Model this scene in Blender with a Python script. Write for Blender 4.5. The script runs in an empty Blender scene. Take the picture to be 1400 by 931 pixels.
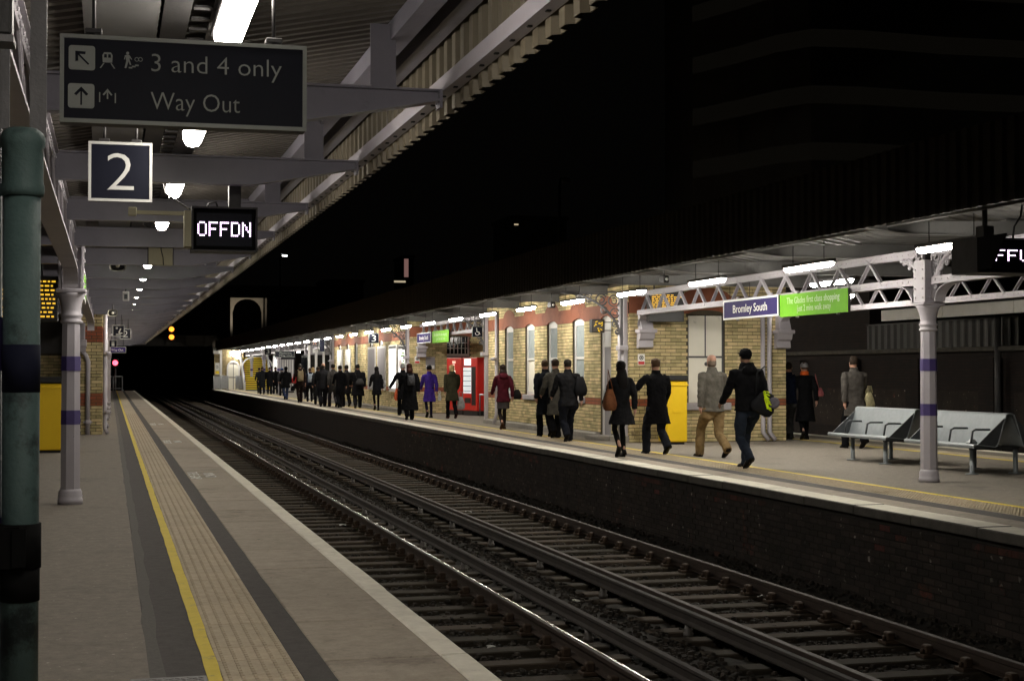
import bpy, math, random
import numpy as np
from mathutils import Vector, Matrix, Euler
random.seed(7)
rng = np.random.default_rng(11)
SC = bpy.context.scene
COL = SC.collection
R = math.radians
# ------------------------------------------------------------------ camera
F, W, H = 2100.0, 1400.0, 931.0          # focal length and frame in photo pixels
VPX, HY, EYE = 150.0, 507.0, 1.52        # where the tracks vanish, the horizon, the eye height
PITCH = math.atan((HY - H/2)/F)
YAW = math.atan((W/2 - VPX)/math.hypot(F, HY - H/2))
cam = bpy.data.cameras.new('camera'); camo = bpy.data.objects.new('camera', cam); COL.objects.link(camo)
cam.sensor_width = 36.0; cam.lens = F/W*36.0; cam.clip_start = 0.05; cam.clip_end = 2000
camo.location = (0, 0, EYE); camo.rotation_euler = (R(90)+PITCH, 0, -YAW)
SC.camera = camo
CM = camo.rotation_euler.to_matrix()
# ------------------------------------------------------------------ world: a black winter night
wd = bpy.data.worlds.new('World'); SC.world = wd; wd.use_nodes = True
wn = wd.node_tree; wn.nodes.clear()
wo = wn.nodes.new('ShaderNodeOutputWorld'); wb = wn.nodes.new('ShaderNodeBackground')
wb.inputs[0].default_value = (0.75, 0.68, 0.6, 1); wb.inputs[1].default_value = 0.0011
wn.links.new(wb.outputs[0], wo.inputs[0])
SC.view_settings.view_transform = 'Standard'; SC.view_settings.look = 'None'
SC.view_settings.exposure = 0.0; SC.view_settings.gamma = 1.0; SC.view_settings.use_curve_mapping = False
cy = SC.cycles
cy.use_denoising = True
try: cy.denoiser = 'OPENIMAGEDENOISE'
except Exception: pass
cy.max_bounces = 5; cy.diffuse_bounces = 3; cy.glossy_bounces = 3; cy.transmission_bounces = 2; cy.transparent_max_bounces = 4
cy.use_light_tree = True; cy.caustics_reflective = False; cy.caustics_refractive = False
cy.sample_clamp_indirect = 3.0
LAMP = 52.0            # radiance of the platform fluorescent tubes

# ------------------------------------------------------------------ pixel -> place
def ray(px, py):
    return CM @ Vector(((px-W/2)/F, -(py-H/2)/F, -1.0))
def ground(px, py, z=0.0):
    d = ray(px, py); t = (z-EYE)/d.z; return Vector((d.x*t, d.y*t, z))
def onX(px, py, X):
    d = ray(px, py); t = X/d.x; return Vector((X, d.y*t, EYE+d.z*t))
def onY(px, py, Y):
    d = ray(px, py); t = Y/d.y; return Vector((d.x*t, Y, EYE+d.z*t))
def atD(px, py, D):
    d = ray(px, py); f = CM @ Vector((0, 0, -1)); t = D/(d.dot(f)); return Vector((0, 0, EYE)) + d*t

# ------------------------------------------------------------------ materials
def nd(nt, typ, **kw):
    n = nt.nodes.new(typ)
    for k, v in kw.items(): setattr(n, k, v)
    return n
MATS = {}
def c4(c): return (c[0], c[1], c[2], 1)
def mat(name, c1, c2=None, scale=6.0, rough=0.7, metal=0.0, bump=0.0, bscale=None, rand=0.0, island=False,
        spots=None, spot_scale=40, spot_amt=0.62, rough2=None, stretch=None, wear=None, wear_amt=0.55, wear_scale=None, spec=0.4, detail=4, coat=0, nrough=.65):
    """principled surface: two tones mixed by noise, optional spots, wear, per-piece tint and bump"""
    m = bpy.data.materials.new(name); m.use_nodes = True; nt = m.node_tree
    b = nt.nodes['Principled BSDF']; L = nt.links.new
    b.inputs['Roughness'].default_value = rough; b.inputs['Metallic'].default_value = metal
    b.inputs['Specular IOR Level'].default_value = spec
    if coat: b.inputs['Coat Weight'].default_value = coat
    tc = nd(nt, 'ShaderNodeNewGeometry'); vec = tc.outputs['Position']
    if stretch:
        mp = nd(nt, 'ShaderNodeMapping'); mp.inputs['Scale'].default_value = stretch
        L(vec, mp.inputs['Vector']); vec = mp.outputs[0]
    n1 = nd(nt, 'ShaderNodeTexNoise'); n1.inputs['Scale'].default_value = scale; n1.inputs['Detail'].default_value = detail
    n1.inputs['Roughness'].default_value = nrough
    L(vec, n1.inputs['Vector'])
    rp = nd(nt, 'ShaderNodeValToRGB'); rp.color_ramp.elements[0].position = 0.3; rp.color_ramp.elements[1].position = 0.7
    rp.color_ramp.elements[0].color = c4(c1); rp.color_ramp.elements[1].color = c4(c2 or c1)
    L(n1.outputs['Fac'], rp.inputs[0]); col = rp.outputs[0]
    if wear:
        n3 = nd(nt, 'ShaderNodeTexNoise'); n3.inputs['Scale'].default_value = wear_scale or scale*0.45; n3.inputs['Detail'].default_value = 8
        n3.inputs['Roughness'].default_value = 0.75
        L(vec, n3.inputs['Vector'])
        r3 = nd(nt, 'ShaderNodeValToRGB'); r3.color_ramp.elements[0].position = wear_amt; r3.color_ramp.elements[1].position = wear_amt+0.1
        L(n3.outputs['Fac'], r3.inputs[0])
        mx = nd(nt, 'ShaderNodeMix', data_type='RGBA'); L(r3.outputs[0], mx.inputs[0]); L(col, mx.inputs[6]); mx.inputs[7].default_value = c4(wear)
        col = mx.outputs[2]
    if spots:
        n2 = nd(nt, 'ShaderNodeTexNoise'); n2.inputs['Scale'].default_value = spot_scale; n2.inputs['Detail'].default_value = 2
        L(tc.outputs['Position'], n2.inputs['Vector'])
        r2 = nd(nt, 'ShaderNodeValToRGB'); r2.color_ramp.elements[0].position = spot_amt; r2.color_ramp.elements[1].position = spot_amt+0.06
        L(n2.outputs['Fac'], r2.inputs[0])
        mx = nd(nt, 'ShaderNodeMix', data_type='RGBA'); L(r2.outputs[0], mx.inputs[0]); L(col, mx.inputs[6]); mx.inputs[7].default_value = c4(spots)
        col = mx.outputs[2]
    if rand:
        oi = nd(nt, 'ShaderNodeObjectInfo'); val = oi.outputs['Random']
        if island:
            ad = nd(nt, 'ShaderNodeMath', operation='ADD'); L(oi.outputs['Random'], ad.inputs[0]); L(tc.outputs['Random Per Island'], ad.inputs[1])
            fr = nd(nt, 'ShaderNodeMath', operation='FRACT'); L(ad.outputs[0], fr.inputs[0]); val = fr.outputs[0]
        mr = nd(nt, 'ShaderNodeMapRange'); L(val, mr.inputs[0]); mr.inputs[3].default_value = 1-rand; mr.inputs[4].default_value = 1+rand
        hs = nd(nt, 'ShaderNodeHueSaturation'); L(mr.outputs[0], hs.inputs['Value']); L(col, hs.inputs['Color'])
        mr2 = nd(nt, 'ShaderNodeMapRange'); L(val, mr2.inputs[0]); mr2.inputs[3].default_value = 0.5+rand*0.035; mr2.inputs[4].default_value = 0.5-rand*0.035
        L(mr2.outputs[0], hs.inputs['Hue']); col = hs.outputs[0]
    L(col, b.inputs['Base Color'])
    if rough2 is not None:
        m2 = nd(nt, 'ShaderNodeMapRange'); L(n1.outputs['Fac'], m2.inputs[0]); m2.inputs[1].default_value = 0.3; m2.inputs[2].default_value = 0.7
        m2.inputs[3].default_value = rough; m2.inputs[4].default_value = rough2; L(m2.outputs[0], b.inputs['Roughness'])
    if bump:
        nb = nd(nt, 'ShaderNodeTexNoise'); nb.inputs['Scale'].default_value = bscale or scale*6; nb.inputs['Detail'].default_value = 5
        L(tc.outputs['Position'], nb.inputs['Vector'])
        bp = nd(nt, 'ShaderNodeBump'); bp.inputs['Strength'].default_value = bump; bp.inputs['Distance'].default_value = 0.01
        L(nb.outputs['Fac'], bp.inputs['Height']); L(bp.outputs[0], b.inputs['Normal'])
    MATS[name] = m
    return m
def emit(name, col, strength, base=(0.8, 0.8, 0.8)):
    m = bpy.data.materials.new(name); m.use_nodes = True
    b = m.node_tree.nodes['Principled BSDF']
    b.inputs['Base Color'].default_value = c4(base); b.inputs['Emission Color'].default_value = c4(col)
    b.inputs['Emission Strength'].default_value = strength; MATS[name] = m
    return m

A = mat
A('asphalt', (.11, .096, .078), (.285, .253, .21), scale=9, detail=10, nrough=.92, wear_scale=.7,  rough=.88, bump=.35, bscale=160, spots=(.45, .42, .37), spot_scale=24, spot_amt=.69, wear=(.135, .119, .098), wear_amt=.56)
A('asphalt_dark', (.034, .03, .028), (.1, .09, .082), scale=10, detail=10, nrough=.92, rough=.85, bump=.35, bscale=170, spots=(.12, .11, .1), spot_scale=70, spot_amt=.74)
A('asphalt_patch', (.08, .074, .068), (.12, .111, .1), scale=38, rough=.85, bump=.35, bscale=170)
A('slab', (.22, .188, .148), (.42, .364, .29), scale=7, detail=10, nrough=.88, wear_scale=.7,  rough=.85, bump=.2, bscale=120, rand=.07, wear=(.19, .163, .132), wear_amt=.55, spots=(.13, .113, .095), spot_scale=15, spot_amt=.69)
A('tactile', (.3, .25, .175), (.53, .447, .322), scale=8, detail=10, nrough=.88, wear_scale=1.1, rough=.8, bump=.2, bscale=150, rand=.06, wear=(.3, .25, .17), wear_amt=.57)
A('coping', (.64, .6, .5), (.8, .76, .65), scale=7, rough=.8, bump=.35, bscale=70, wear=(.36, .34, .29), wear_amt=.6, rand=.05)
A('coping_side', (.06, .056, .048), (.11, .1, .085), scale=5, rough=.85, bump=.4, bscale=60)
A('yellow_line', (.58, .44, .03), (.66, .51, .05), scale=9, rough=.7, bump=.25, bscale=150, wear=(.36, .29, .09), wear_amt=.56)
A('white_line', (.72, .72, .68), (.78, .78, .74), scale=9, rough=.7, wear=(.33, .31, .28), wear_amt=.52)
A('ground_earth', (.025, .022, .018), (.05, .043, .034), scale=3, rough=.95, bump=.6, bscale=40)
A('ballast', (.015, .0125, .009), (.042, .034, .025), scale=9, rough=.95, rand=.45, island=True)
A('sleeper', (.034, .026, .017), (.064, .049, .031), scale=2.5, rough=.9, bump=.5, bscale=60, rand=.3, stretch=(3, 25, 25), wear=(.04, .033, .024), wear_amt=.55)
A('rail_side', (.035, .024, .018), (.06, .042, .032), scale=6, rough=.7, metal=.3, bump=.3, bscale=60)
A('rail_dull', (.05, .04, .033), (.08, .066, .055), scale=9, rough=.62, metal=.2, stretch=(1, .2, 1))
A('rail_top', (.5, .45, .42), (.6, .55, .52), scale=5, rough=.2, metal=1.0, rough2=.28, stretch=(1, .2, 1))
A('conductor', (.024, .019, .016), (.042, .034, .028), scale=6, rough=.75, metal=.1, bump=.2)
A('chair_iron', (.045, .03, .02), (.08, .05, .03), scale=14, rough=.7, metal=.2)
A('insulator', (.09, .08, .07), (.06, .053, .046), scale=10, rough=.4)
A('brick_yellow', (.42, .34, .165), (.6, .5, .27), scale=5, rough=.85, bump=.35, bscale=90, rand=.3, island=True, wear=(.2, .15, .08), wear_amt=.58)
A('brick_red', (.24, .07, .032), (.32, .098, .046), scale=5, rough=.8, bump=.3, bscale=90, rand=.16, island=True, wear=(.16, .05, .03), wear_amt=.6)
A('render_red', (.22, .072, .036), (.27, .09, .047), scale=4, rough=.75, bump=.2, bscale=60, wear=(.15, .048, .028), wear_amt=.55)
A('brick_sootred', (.05, .019, .013), (.08, .028, .019), scale=4, rough=.9, bump=.5, bscale=60, rand=.5, island=True, wear=(.02, .016, .012), wear_amt=.5)
A('brick_soot', (.014, .011, .009), (.036, .027, .021), scale=2.5, rough=.9, bump=.5, bscale=60, rand=.4, island=True, wear=(.13, .036, .022), wear_amt=.6, spots=(.2, .18, .16), spot_scale=9, spot_amt=.68)
A('mortar', (.06, .05, .034), (.09, .075, .05), scale=12, rough=.95, bump=.4, bscale=120)
A('mortar_soot', (.014, .012, .01), (.026, .022, .018), scale=8, rough=.95, bump=.4)
def brick_field(name, c1, c2, mort, bumpd=.6):
    m = bpy.data.materials.new(name); m.use_nodes = True; nt = m.node_tree; L = nt.links.new
    b = nt.nodes['Principled BSDF']; b.inputs['Roughness'].default_value = .88
    g = nd(nt, 'ShaderNodeNewGeometry'); sx = nd(nt, 'ShaderNodeSeparateXYZ'); L(g.outputs['Position'], sx.inputs[0])
    ad = nd(nt, 'ShaderNodeMath', operation='ADD'); L(sx.outputs[0], ad.inputs[0]); L(sx.outputs[1], ad.inputs[1])
    cb = nd(nt, 'ShaderNodeCombineXYZ'); L(ad.outputs[0], cb.inputs[0]); L(sx.outputs[2], cb.inputs[1])
    bt = nd(nt, 'ShaderNodeTexBrick'); bt.inputs['Scale'].default_value = 1; bt.inputs['Brick Width'].default_value = .235; bt.inputs['Row Height'].default_value = .076
    bt.inputs['Mortar Size'].default_value = .009; bt.inputs['Color1'].default_value = c4(c1); bt.inputs['Color2'].default_value = c4(c2); bt.inputs['Mortar'].default_value = c4(mort)
    L(cb.outputs[0], bt.inputs['Vector'])
    n = nd(nt, 'ShaderNodeTexNoise'); n.inputs['Scale'].default_value = 2.5; n.inputs['Detail'].default_value = 7; L(g.outputs['Position'], n.inputs['Vector'])
    mr = nd(nt, 'ShaderNodeMapRange'); L(n.outputs['Fac'], mr.inputs[0]); mr.inputs[1].default_value = .3; mr.inputs[2].default_value = .7; mr.inputs[3].default_value = .6; mr.inputs[4].default_value = 1.15
    hs = nd(nt, 'ShaderNodeHueSaturation'); L(mr.outputs[0], hs.inputs['Value']); L(bt.outputs['Color'], hs.inputs['Color']); L(hs.outputs[0], b.inputs['Base Color'])
    bp = nd(nt, 'ShaderNodeBump'); bp.inputs['Strength'].default_value = bumpd; bp.inputs['Distance'].default_value = .01; bp.invert = True
    L(bt.outputs['Fac'], bp.inputs['Height']); L(bp.outputs[0], b.inputs['Normal'])
    MATS[name] = m
brick_field('brick_far_yellow', (.38, .3, .15), (.26, .2, .095), (.11, .09, .06))
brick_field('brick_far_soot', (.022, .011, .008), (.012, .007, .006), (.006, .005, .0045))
A('paint_lilac', (.34, .32, .35), (.39, .365, .395), scale=2.5, rough=.5, bump=.12, bscale=50, wear=(.25, .235, .25), wear_amt=.64, spots=(.12, .1, .09), spot_scale=22, spot_amt=.77)
A('paint_roof', (.165, .158, .19), (.21, .2, .235), scale=2, rough=.36, bump=.12, bscale=60, wear=(.125, .118, .14), wear_amt=.6)
A('paint_purple', (.05, .035, .13), (.065, .045, .16), scale=6, rough=.45, wear=(.1, .08, .16), wear_amt=.68)
A('paint_teal', (.045, .075, .072), (.065, .1, .096), scale=5, rough=.62, spec=.25, bump=.3, bscale=45, wear=(.014, .02, .02), wear_amt=.52)
A('paint_navy', (.006, .007, .016), (.009, .01, .022), scale=6, rough=.8, spec=.1)
A('paint_bluegrey', (.16, .19, .22), (.2, .23, .26), scale=4, rough=.45, bump=.2)
A('steel_dark', (.02, .019, .019), (.035, .033, .033), scale=6, rough=.55, metal=.2, bump=.15)
A('steel_grey', (.07, .068, .07), (.1, .096, .098), scale=5, rough=.5, metal=.2, bump=.15, bscale=80)
A('black_iron', (.008, .008, .008), (.014, .013, .013), scale=8, rough=.5, bump=.2)
A('galv', (.3, .31, .32), (.38, .39, .4), scale=8, rough=.4, metal=.6)
A('deck_cream', (.064, .056, .048), (.09, .079, .067), scale=3, rough=.6, wear=(.055, .048, .04), wear_amt=.58)
A('clad_in', (.105, .088, .058), (.145, .121, .08), scale=4, rough=.6, wear=(.08, .065, .038), wear_amt=.6, stretch=(3, 3, .7))
A('clad_out', (.035, .029, .023), (.05, .041, .032), scale=4, rough=.75, wear=(.014, .011, .009), wear_amt=.58, stretch=(3, 3, .7))
A('soffit', (.105, .103, .1), (.135, .132, .128), scale=3, rough=.6, wear=(.075, .073, .07), wear_amt=.6)
A('white_frame', (.62, .61, .6), (.7, .69, .67), scale=4, rough=.45, wear=(.45, .43, .4), wear_amt=.64)
A('board_white', (.8, .77, .67), (.85, .82, .72), scale=2, rough=.5, wear=(.42, .4, .35), wear_amt=.62)
A('door_grey', (.23, .22, .235), (.27, .26, .275), scale=3, rough=.45)
A('cream_fascia', (.5, .48, .42), (.58, .555, .5), scale=2, rough=.35)
A('stone_sill', (.3, .285, .3), (.35, .33, .345), scale=5, rough=.7, bump=.2)
A('stone_step', (.2, .185, .165), (.27, .25, .22), scale=5, rough=.85, bump=.3)
A('grit_yellow', (.74, .48, .008), (.8, .53, .012), scale=3, rough=.45, bump=.06, wear=(.6, .38, .02), wear_amt=.66)
A('grit_lid', (.008, .008, .008), (.012, .012, .012), rough=.5)
A('bench_steel', (.2, .225, .24), (.25, .275, .29), scale=9, rough=.42, metal=.25, bump=.05)
A('bench_dark', (.05, .055, .06), (.07, .075, .08), rough=.4, metal=.3)
A('sign_navy', (.004, .005, .011), (.006, .007, .014), scale=3, rough=.5, spec=.12)
A('matte_black', (.004, .004, .004), (.006, .006, .006), rough=.9, spec=.08)
A('sign_blue', (.03, .02, .11), (.036, .025, .125), rough=.6, spec=.1)
A('sign_border', (.2, .215, .19), (.24, .255, .23), scale=6, rough=.4)
A('sign_green', (.15, .42, .02), (.17, .45, .03), rough=.6, spec=.1)
A('sign_white', (.74, .74, .72), (.78, .78, .76), rough=.45)
A('sign_number', (.42, .42, .4), (.46, .46, .44), rough=.5)
A('sign_text', (.25, .265, .24), (.28, .295, .27), rough=.5)
A('sign_red', (.5, .03, .03), rough=.4)
A('pale_text', (.45, .62, .3), rough=.4)
A('vend_red', (.5, .014, .008), (.56, .018, .01), scale=3, rough=.3)
A('vend_black', (.012, .012, .013), rough=.3)
A('steel_bright', (.5, .5, .5), (.56, .56, .56), scale=12, rough=.3, metal=.8)
A('pane_dark', (.01, .012, .014), (.016, .018, .02), scale=2, rough=.08, spec=.6)
A('pane_frost', (.3, .35, .36), (.38, .43, .44), scale=6, rough=.25)
A('horn_cream', (.6, .57, .46), (.47, .45, .37), rough=.5)
A('box_cream', (.38, .35, .23), (.45, .42, .28), scale=4, rough=.6, wear=(.27, .24, .15), wear_amt=.6)
A('manhole', (.16, .155, .15), (.22, .215, .205), scale=14, rough=.6, metal=.3)
A('dark_void', (.004, .004, .004), rough=.9)
A('bridge_iron', (.03, .028, .026), (.045, .04, .036), scale=2, rough=.8, bump=.3)
A('city_wall', (.1, .09, .08), (.13, .12, .1), scale=.4, rough=.9)
A('city_band', (.25, .22, .18), (.3, .26, .21), scale=.4, rough=.9)
A('litter', (.5, .5, .48), (.35, .34, .3), rough=.6, rand=.4)
emit('band_glow', (1, .85, .6), .0022, (.02, .02, .02))  # weak glow put on the office floor bands so they show
A('stair_yellow', (.85, .62, .02), (.9, .67, .03), rough=.5)
A('stair_dark', (.03, .028, .028), (.05, .045, .045), rough=.7)
emit('tube', (1.0, .93, .83), LAMP)
emit('tube_far', (1.0, .94, .83), LAMP*2.35)
emit('led_white', (.95, .7, 1.0), 4.0, (.02, .02, .02))
emit('led_amber', (1.0, .55, .04), 1.05, (.02, .015, .01))
emit('sig_red', (1.0, .06, .1), 6)
emit('sig_amber', (1.0, .25, .02), 3.4)
emit('street_white', (.95, .97, 1.0), 60)
emit('poster_glow', (1.0, .98, .95), .95)
emit('vend_glow', (.9, .75, .5), .8)
emit('vend_glow2', (1.0, .25, .08), .5)
emit('vend_window', (.5, .62, .68), .55)
emit('lit_pink', (.5, .27, .24), .35)
emit('lit_blue', (.15, .1, 1.0), 1.2)
emit('lit_cream', (.9, .75, .5), .55)
emit('lit_orange', (1.0, .25, .05), .35)
emit('win_warm', (1.0, .8, .5), .5)
# ------------------------------------------------------------------ mesh building
class MB:
    def __init__(s): s.v = []; s.f = []; s.mi = []; s.smooth = []
    def add(s, vs, fs, mi=0, smooth=False):
        o = len(s.v); s.v += [tuple(x) for x in vs]
        for f in fs: s.f.append(tuple(i+o for i in f)); s.mi.append(mi); s.smooth.append(smooth)
        return s
    def box(s, x0, x1, y0, y1, z0, z1, mi=0):
        vs = [(x, y, z) for z in (z0, z1) for y in (y0, y1) for x in (x0, x1)]
        return s.add(vs, [(0, 2, 3, 1), (4, 5, 7, 6), (0, 1, 5, 4), (2, 6, 7, 3), (0, 4, 6, 2), (1, 3, 7, 5)], mi)
    def bbox(s, x0, x1, y0, y1, z0, z1, b=.01, mi=0):
        """box with chamfered edges"""
        X, Y, Z = (x0, x1), (y0, y1), (z0, z1); vs = []; idx = {}
        for i in (0, 1):
            for j in (0, 1):
                for k in (0, 1):
                    sx, sy, sz = (1, -1)[i]*b, (1, -1)[j]*b, (1, -1)[k]*b
                    for a, p in enumerate(((X[i], Y[j]+sy, Z[k]+sz), (X[i]+sx, Y[j], Z[k]+sz), (X[i]+sx, Y[j]+sy, Z[k]))):
                        idx[i, j, k, a] = len(vs); vs.append(p)
        fs = []
        g = lambda i, j, k, a: idx[i, j, k, a]
        for i in (0, 1): fs.append([g(i, 0, 0, 0), g(i, 1, 0, 0), g(i, 1, 1, 0), g(i, 0, 1, 0)][::(1 if i else -1)])
        for j in (0, 1): fs.append([g(0, j, 0, 1), g(1, j, 0, 1), g(1, j, 1, 1), g(0, j, 1, 1)][::(-1 if j else 1)])
        for k in (0, 1): fs.append([g(0, 0, k, 2), g(1, 0, k, 2), g(1, 1, k, 2), g(0, 1, k, 2)][::(1 if k else -1)])
        for i in (0, 1):
            for j in (0, 1): fs.append([g(i, j, 0, 0), g(i, j, 1, 0), g(i, j, 1, 1), g(i, j, 0, 1)][::(1 if i == j else -1)])
        for i in (0, 1):
            for k in (0, 1): fs.append([g(i, 0, k, 0), g(i, 1, k, 0), g(i, 1, k, 2), g(i, 0, k, 2)][::(-1 if i == k else 1)])
        for j in (0, 1):
            for k in (0, 1): fs.append([g(0, j, k, 1), g(1, j, k, 1), g(1, j, k, 2), g(0, j, k, 2)][::(1 if j == k else -1)])
        for i in (0, 1):
            for j in (0, 1):
                for k in (0, 1): fs.append([g(i, j, k, 0), g(i, j, k, 1), g(i, j, k, 2)][::(1 if (i+j+k) % 2 else -1)])
        return s.add(vs, fs, mi)
    def prism(s, poly, axis, a0, a1, mi=0):
        """poly: 2-D outline (counter-clockwise), extruded along axis 0/1/2 from a0 to a1"""
        def P(p, a):
            return {0: (a, p[0], p[1]), 1: (p[0], a, p[1]), 2: (p[0], p[1], a)}[axis]
        n = len(poly); vs = [P(p, a0) for p in poly]+[P(p, a1) for p in poly]
        fs = [tuple(range(n))[::-1], tuple(range(n, 2*n))]+[(i, (i+1) % n, n+(i+1) % n, n+i) for i in range(n)]
        if axis == 1: fs = [f[::-1] for f in fs]
        return s.add(vs, fs, mi)
    def loft(s, rings, mi=0, smooth=True, cap=True):
        n = len(rings[0]); vs = [p for r in rings for p in r]; fs = []
        for k in range(len(rings)-1):
            for i in range(n):
                j = (i+1) % n; fs.append((k*n+i, k*n+j, (k+1)*n+j, (k+1)*n+i))
        if cap: fs += [tuple(range(n))[::-1], tuple(range((len(rings)-1)*n, len(rings)*n))]
        return s.add(vs, fs, mi, smooth)
    def lathe(s, prof, c=(0, 0), n=12, mi=0, smooth=True, rot=0.0):
        """prof: (radius, z) from bottom to top"""
        return s.loft([[(c[0]+r*math.cos(rot+2*math.pi*i/n), c[1]+r*math.sin(rot+2*math.pi*i/n), z) for i in range(n)] for r, z in prof], mi, smooth)
    def tube(s, pts, rad, n=8, mi=0, smooth=True, flat=1.0, cap=True):
        pts = [Vector(p) for p in pts]; m = len(pts)
        if not hasattr(rad, '__len__'): rad = [rad]*m
        rings = []; up = None
        for k in range(m):
            d = (pts[min(k+1, m-1)]-pts[max(k-1, 0)]).normalized()
            if up is None: up = Vector((0, 0, 1)) if abs(d.z) < .9 else Vector((0, 1, 0))
            a = d.cross(up)
            if a.length < 1e-5: a = d.orthogonal()
            a.normalize(); b = a.cross(d).normalized(); up = b
            rings.append([pts[k]+a*rad[k]*math.cos(2*math.pi*i/n)+b*rad[k]*flat*math.sin(2*math.pi*i/n) for i in range(n)])
        # orientation: a x b = ... keep outward
        rings = [r[::-1] for r in rings]
        return s.loft(rings, mi, smooth, cap)
    def bar(s, p0, p1, w, h, mi=0, up=(0, 0, 1)):
        p0, p1 = Vector(p0), Vector(p1); d = (p1-p0).normalized(); u = Vector(up)
        a = d.cross(u).normalized(); b = a.cross(d).normalized()
        vs = []
        for p in (p0, p1):
            for i, j in ((-1, -1), (1, -1), (1, 1), (-1, 1)): vs.append(p+a*(i*w/2)+b*(j*h/2))
        return s.add(vs, [(0, 1, 2, 3), (7, 6, 5, 4), (0, 4, 5, 1), (1, 5, 6, 2), (2, 6, 7, 3), (3, 7, 4, 0)], mi)
    def ball(s, c, r, n=8, m=6, mi=0):
        rx, ry, rz = r if hasattr(r, '__len__') else (r, r, r)
        rings = []
        for k in range(m+1):
            t = -math.pi/2+math.pi*(k/m if 0 < k < m else (.02 if k == 0 else .98)); cr, sr = math.cos(t), math.sin(t)
            rings.append([(c[0]+rx*cr*math.cos(2*math.pi*i/n), c[1]+ry*cr*math.sin(2*math.pi*i/n), c[2]+rz*sr) for i in range(n)])
        return s.loft(rings, mi, True)
    def xf(s, M, start=0):
        s.v[start:] = [tuple(M @ Vector(p)) for p in s.v[start:]]; return s
    def mesh(s, name, mats):
        me = bpy.data.meshes.new(name); me.from_pydata(s.v, [], s.f)
        if isinstance(mats, str): mats = [mats]
        for m in mats: me.materials.append(MATS[m] if isinstance(m, str) else m)
        if len(mats) > 1: me.polygons.foreach_set('material_index', s.mi)
        me.polygons.foreach_set('use_smooth', s.smooth)
        me.update(); return me
    def build(s, name, mats, parent=None, loc=(0, 0, 0), rot=(0, 0, 0)):
        return link(name, s.mesh(name, mats), parent, loc, rot)
def link(name, me, parent=None, loc=(0, 0, 0), rot=(0, 0, 0)):
    o = bpy.data.objects.new(name, me); COL.objects.link(o)
    o.location = loc; o.rotation_euler = rot
    if parent is not None: o.parent = parent
    return o
def tag(o, label=None, cat=None, group=None, kind=None):
    if label: o['label'] = label
    if cat: o['category'] = cat
    if group: o['group'] = group
    if kind: o['kind'] = kind
    return o
def thing(name, label, cat, loc=(0, 0, 0), rz=0.0, group=None):
    o = bpy.data.objects.new(name, None); COL.objects.link(o); o.location = loc; o.rotation_euler = (0, 0, rz)
    o.empty_display_size = .2
    return tag(o, label, cat, group)
def text_me(body, size, mats, extrude=.002, align='LEFT', xscale=1.0, spacing=1.0, thin=0.0):
    cu = bpy.data.curves.new('lettering', 'FONT'); cu.body = body; cu.size = size; cu.extrude = extrude; cu.align_x = align
    cu.resolution_u = 3; cu.offset = -thin*size; cu.space_character = spacing
    ob = bpy.data.objects.new('lettering', cu)
    me = bpy.data.meshes.new_from_object(ob); bpy.data.objects.remove(ob); bpy.data.curves.remove(cu)
    if xscale != 1.0: me.transform(Matrix.Diagonal((xscale, 1, 1, 1)))
    me.materials.clear(); me.materials.append(MATS[mats]); return me
ORD = ['nearest', 'second', 'third', 'fourth', 'fifth', 'sixth', 'seventh', 'eighth', 'ninth', 'tenth', 'eleventh', 'twelfth', 'thirteenth', 'fourteenth',
       'fifteenth', 'sixteenth', 'seventeenth', 'eighteenth', 'nineteenth', 'twentieth', 'twenty-first', 'twenty-second', 'twenty-third', 'twenty-fourth',
       'twenty-fifth', 'twenty-sixth', 'twenty-seventh', 'twenty-eighth', 'twenty-ninth', 'thirtieth', 'thirty-first', 'thirty-second']
FACE_CAM = (R(90), 0, 0)        # text laid up facing -Y
FACE_TRACK = (R(90), 0, R(-90)) # text laid up facing -X

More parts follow.
